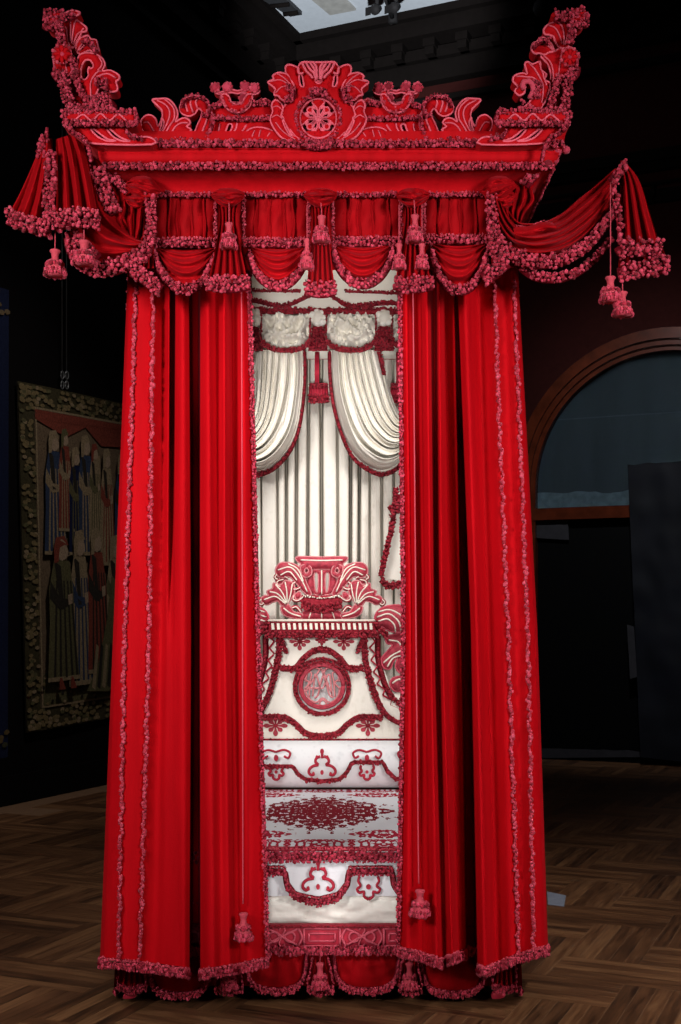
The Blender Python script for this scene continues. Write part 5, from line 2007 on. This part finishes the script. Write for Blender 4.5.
# ================================================================== TAPESTRIES on the left wall
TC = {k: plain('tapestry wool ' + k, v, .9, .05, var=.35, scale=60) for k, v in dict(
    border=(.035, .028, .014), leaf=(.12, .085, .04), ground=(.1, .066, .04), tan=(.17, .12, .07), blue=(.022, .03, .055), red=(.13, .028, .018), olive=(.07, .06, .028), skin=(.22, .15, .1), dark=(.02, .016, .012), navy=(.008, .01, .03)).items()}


def tapestry_plane(name, label, quad, off):
    q = [on_wall(px, py, LW, NL, off) for px, py in quad]
    r = thing(name, label, 'tapestry', WP(LW, NL, (q[0][0] + q[1][0]) / 2, min(z for _, z in q), off))
    return r, q


def tapestry(name, label, quad, off, cols, figures=True):
    """u = 0 at its near (left-hand) edge"""
    r, q = tapestry_plane(name, label, quad, off)

    def T(u, v, d=0):
        s = (q[0][0] * (1 - u) + q[1][0] * u) * (1 - v) + (q[3][0] * (1 - u) + q[2][0] * u) * v
        z = (q[0][1] * (1 - u) + q[1][1] * u) * (1 - v) + (q[3][1] * (1 - u) + q[2][1] * u) * v
        return WP(LW, NL, s, z, off + d + .01 * math.sin(u * 9))
    mb = MB()

    def poly(L, mat, d):
        n = len(L)
        mb.add([T(u, v, d) for u, v in L], [tuple(range(n))], mat, False)
    G0 = np.array([[T(i / 30, j / 20, 0) for j in range(21)] for i in range(31)])
    mb.grid(G0, cols['border'])
    G0 = np.array([[T(i / 30, j / 20, -.015) for j in range(21)] for i in range(31)])
    mb.grid(G0, cols['dark'])
    body = part(mb, 'woven_cloth', r)
    mb = MB()
    W_ = abs(q[1][0] - q[0][0])
    H_ = abs(q[0][1] - q[3][1])
    asp = W_ / H_

    def blot(u, v, ru, rv, mat, d, n=9, rot=0):
        poly([(u + ru * math.cos(a + rot) * (1 + .2 * math.sin(3 * a)), v + rv * math.sin(a + rot)) for a in np.linspace(0, 2 * PI, n, endpoint=False)], mat, d)
    rnd = random.Random(3)
    bw = .065 / asp if figures else .2 / asp
    # border foliage
    for k in range(900 if figures else 260):
        side = rnd.choice('lrtb' if figures else 'lltb')
        t = rnd.random()
        e = rnd.random()
        u, v = {'l': (bw * e, t), 'r': (1 - bw * e, t), 't': (t, .062 * e), 'b': (t, 1 - .062 * e)}[side]
        blot(min(.99, max(.01, u)), min(.99, max(.01, v)), .011 / asp, .006, cols[rnd.choice(['leaf', 'leaf', 'leaf', 'olive', 'tan'])], .014 + .002 * rnd.random(), 6, rnd.random() * 3)
    part(mb, 'border', r)
    if not figures:
        return r
    mb = MB()
    G1 = np.array([[T(bw + (1 - 2 * bw) * i / 30, .065 + .87 * j / 20, .004) for j in range(21)] for i in range(31)])
    mb.grid(G1, cols['ground'])
    D = [.018]

    def nd():
        D[0] += .0003
        return D[0]
    for pair in ((bw, .1, .004), (bw * .88, .09, .0)):
        pass
    for u0, v0, u1, v1 in ((bw, .065, bw + .008, .935), (bw, .065, 1 - bw, .071), (bw, .929, 1 - bw, .935), (1 - bw - .008, .065, 1 - bw, .935)):
        poly([(u0, v0), (u1, v0), (u1, v1), (u0, v1)], cols['tan'], nd())
    # canopy, columns and a meadow behind the figures
    poly([(bw, .072), (1 - bw, .072), (1 - bw, .12), (.42, .15), (.33, .1), (.22, .14), (bw, .1)], cols['red'], nd())
    poly([(bw + .008, .84), (.4, .81), (1 - bw, .82), (1 - bw, .928), (bw + .008, .928)], cols['olive'], nd())
    for u in (.225, .385, .62, .84):
        poly([(u, .18), (u + .025, .18), (u + .03, .5), (u - .005, .5)], cols['tan'], nd())
    for k in range(90):
        blot(bw + (1 - 2 * bw) * rnd.random(), .83 + .095 * rnd.random(), .008, .005, cols[rnd.choice(['leaf', 'tan', 'dark'])], nd(), 6)

    def figure(u, v, h, wd, robe, trim, hood, lean=0):
        top, bot = v, v + h
        f = lambda a, b: (u + wd * a + lean * b * wd, top + h * b)
        poly([f(-.3, .16), f(.28, .16), f(.42, .35), f(.45, .6), f(.62, 1), f(-.62, 1), f(-.5, .6), f(-.5, .35)], cols[robe], nd())
        for k in (-.4, -.18, .05, .28, .48):
            poly([f(k * .6, .3), f(k * .6 + .06, .3), f(k + .09, .98), f(k, .98)], cols[trim], nd())
        poly([f(-.3, .16), f(-.05, .2), f(.05, .5), f(-.1, .5)], cols['dark'], nd())
        poly([f(-.45, .3), f(-.1, .42), f(.25, .43), f(.25, .48), f(-.15, .5), f(-.5, .42)], cols[trim], nd())
        poly([f(.2, .4), f(.38, .39), f(.38, .46), f(.22, .47)], cols['skin'], nd())
        blot(*f(0, .085), wd * .24, h * .075, cols['skin'], nd(), 12)
        poly([f(-.3, .07), f(-.22, .0), f(.1, -.015), f(.27, .05), f(.1, .05), f(-.08, .07), f(-.14, .17), f(-.3, .18)], cols[hood], nd())
        poly([f(-.62, .97), f(.62, .97), f(.62, 1), f(-.62, 1)], cols['tan'], nd())
    for a in ((.145, .13, .36, 0.095, 'blue', 'tan', 'tan', 0), (.2, .12, .3, 0.068, 'red', 'tan', 'olive', 0), (.255, .17, .32, 0.081, 'navy', 'olive', 'tan', .05), (.31, .13, .36, 0.095, 'blue', 'tan', 'tan', .1), (.36, .15, .3, 0.068, 'tan', 'olive', 'red', 0), (.43, .16, .36, 0.081, 'tan', 'red', 'tan', 0),
              (.52, .17, .35, 0.095, 'blue', 'dark', 'tan', 0), (.64, .15, .4, 0.095, 'navy', 'blue', 'tan', .05), (.76, .2, .35, 0.095, 'tan', 'olive', 'red', 0), (.87, .22, .3, 0.081, 'blue', 'tan', 'tan', 0),
              (.255, .42, .46, 0.115, 'tan', 'blue', 'tan', 0), (.35, .41, .44, 0.115, 'red', 'dark', 'tan', .1), (.155, .44, .42, 0.135, 'olive', 'dark', 'red', 0), (.46, .43, .42, 0.121, 'tan', 'olive', 'tan', .1), (.58, .45, .42, 0.135, 'blue', 'tan', 'red', 0), (.72, .43, .42, 0.135, 'red', 'tan', 'tan', .1), (.86, .5, .36, 0.135, 'tan', 'dark', 'skin', -.1)):
        figure(*a)
    for s_ in (-1, 1):                                             # red shoes under the striped robe
        poly([(.155 + s_ * .03, .85), (.165 + s_ * .03, .85), (.185 + s_ * .03, .885), (.15 + s_ * .03, .885)], cols['red'], nd())
    poly([(.27, .9), (.34, .82), (.4, .68), (.43, .55), (.5, .6), (.5, .86), (.4, .91)], cols['olive'], nd())
    for k in range(6):
        poly([(.3 + k * .03, .89), (.33 + k * .028, .76), (.345 + k * .028, .77), (.32 + k * .03, .9)], cols[['tan', 'dark'][k % 2]], nd())
    part(mb, 'woven_scene', r)
    return r


TC2 = {k: plain('dark tapestry wool ' + k, v, .9, .05, var=.3, scale=60) for k, v in dict(border=(.006, .008, .022), leaf=(.07, .045, .02), olive=(.03, .028, .016), red=(.05, .02, .012), tan=(.08, .055, .03), dark=(.006, .006, .01), ground=(.006, .008, .02)).items()}  # second tapestry's own dark, mostly navy wool colours
t1 = tapestry('wall_tapestry', 'tall figured tapestry of robed people in a leafy border, beside the left red curtain', [(18, 381), (190, 417), (190, 704), (27, 733)], .06, TC)
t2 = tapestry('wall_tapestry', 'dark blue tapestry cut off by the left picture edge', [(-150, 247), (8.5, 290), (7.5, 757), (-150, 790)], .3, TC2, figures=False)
# hanging wires with rings
for px in (62, 66.5):
    s, z0 = on_wall(px, 391, LW, NL, .07)
    mb = MB()
    mb.tube([WP(LW, NL, s, z0 + .05, .07), WP(LW, NL, s, z0 + 3.6, .07)], .006, plain('steel wire', (.12, .12, .12), .4, .5, .6), 5)
    for zz in (0, .1):
        mb.tube([WP(LW, NL, s + .025 * math.cos(a), z0 + .06 + zz + .04 * math.sin(a), .075) for a in np.linspace(0, 2 * PI, 13)], .007, plain('steel ring', (.16, .16, .16), .4, .5, .6), 5)
    part(mb, 'hanging_wire', t1)

# patch of grey tape on the parquet
a = P(548, 893, 0)
tp = [(547, 892), (566, 896), (564, 907), (548, 905)]


def floor_pt(px, py, z=.0):
    t = (CAMZ - z) / ((py - HZ) / F)
    return ((px - CX) / F * t, CAMY + t, z)


mb = MB()
fp = [floor_pt(*q) for q in tp]
mb.prism([(x, y, .002) for x, y, z in fp], [(x, y, .004) for x, y, z in fp], plain('grey tape', (.2, .22, .28), .5))
single(mb, 'floor_tape', 'small patch of grey tape on the parquet beside the right curtain', 'tape', (fp[0][0], fp[0][1], .002))

# ================================================================== LIGHT AND CAMERA
def area(name, loc, aim, size, power, spread=180, col=(1, .96, .92)):
    L = bpy.data.lights.new(name, 'AREA')
    L.shape = 'SQUARE'
    L.size = size
    L.energy = power
    L.spread = math.radians(spread)
    L.color = col
    o = bpy.data.objects.new(name, L)
    COL.objects.link(o)
    o.location = loc
    o.rotation_euler = (Vector(aim) - Vector(loc)).to_track_quat('-Z', 'Y').to_euler()
    return o


area('studio_softbox', (-3.3, -5.0, 3.3), (-.3, 0, 2.4), 1.1, 44, 62)
area('studio_softbox', (3.3, -5.0, 3.3), (.1, 0, 2.4), 1.1, 36, 62)
area('canopy_fill', (XC, 1.2, 3.7), (XC, 2.3, 1.2), .7, 22, 120)  # fill light added inside the tester to brighten the cream interior


def spot(name, loc, aim, power, angle, blend=.6, radius=.25, col=(1, .96, .92)):
    L = bpy.data.lights.new(name, 'SPOT')
    L.energy = power
    L.spot_size = math.radians(angle)
    L.spot_blend = blend
    L.shadow_soft_size = radius
    L.color = col
    o = bpy.data.objects.new(name, L)
    COL.objects.link(o)
    o.location = loc
    o.rotation_euler = (Vector(aim) - Vector(loc)).to_track_quat('-Z', 'Y').to_euler()
    return o


for z, zs, e in ((.5, 1.2, 640), (.9, 2.7, 400), (1.6, 2.2, 390), (2.5, 1.7, 430), (3.5, 1.0, 1600)):
    spot('interior_fill_spot', (-.1, -6.2, zs), (-.1, 1.5, z), e, 9.5)  # stacked fill spots, added to brighten the bed interior between the curtains
spot('ceiling_fill_spot', (-.1, 1.6, 4.4), (.35, 10.0, ZC), 5600, 22, .6, .1, (.85, .93, 1))  # hidden fill added on top of the tester to brighten the ceiling
spot('floor_fill_spot', (-3.2, -4.5, 6.0), (-2.2, -1.2, 0), 1250, 31, 1.0)  # unseen spots added high on both sides to brighten the parquet
spot('floor_fill_spot', (3.4, -4.5, 6.0), (2.3, -.5, 0), 1450, 40, 1.0)
spot('wall_fill_spot', (-.2, 2.6, 7.4), (-3.2, 6.2, 2.2), 560, 50, .8)  # unseen fill added to lift the left wall tapestry
spot('wall_fill_spot', (2.2, 3.4, 7.4), (4.0, 9.6, 3.0), 900, 50, .8, col=(.9, .95, 1))  # another unseen fill, added to brighten the arched window

w = bpy.data.worlds.new('World')
bpy.context.scene.world = w
w.use_nodes = True
w.node_tree.nodes['Background'].inputs[0].default_value = (.5, .55, .65, 1)
w.node_tree.nodes['Background'].inputs[1].default_value = .0012

cam = bpy.data.cameras.new('camera')
co = bpy.data.objects.new('camera', cam)
COL.objects.link(co)
co.location = (0, CAMY, CAMZ)
co.rotation_euler = (PI / 2, 0, 0)
cam.sensor_fit = 'VERTICAL'
cam.sensor_height = 36
cam.sensor_width = 36
cam.lens = F / 1024 * 36
cam.shift_y = (HZ - 512) / 1024
cam.clip_end = 100
sc = bpy.context.scene
sc.camera = co
sc.view_settings.view_transform = 'Standard'
sc.view_settings.look = 'None'
sc.view_settings.exposure = 0
sc.view_settings.gamma = 1
sc.view_settings.use_curve_mapping = False
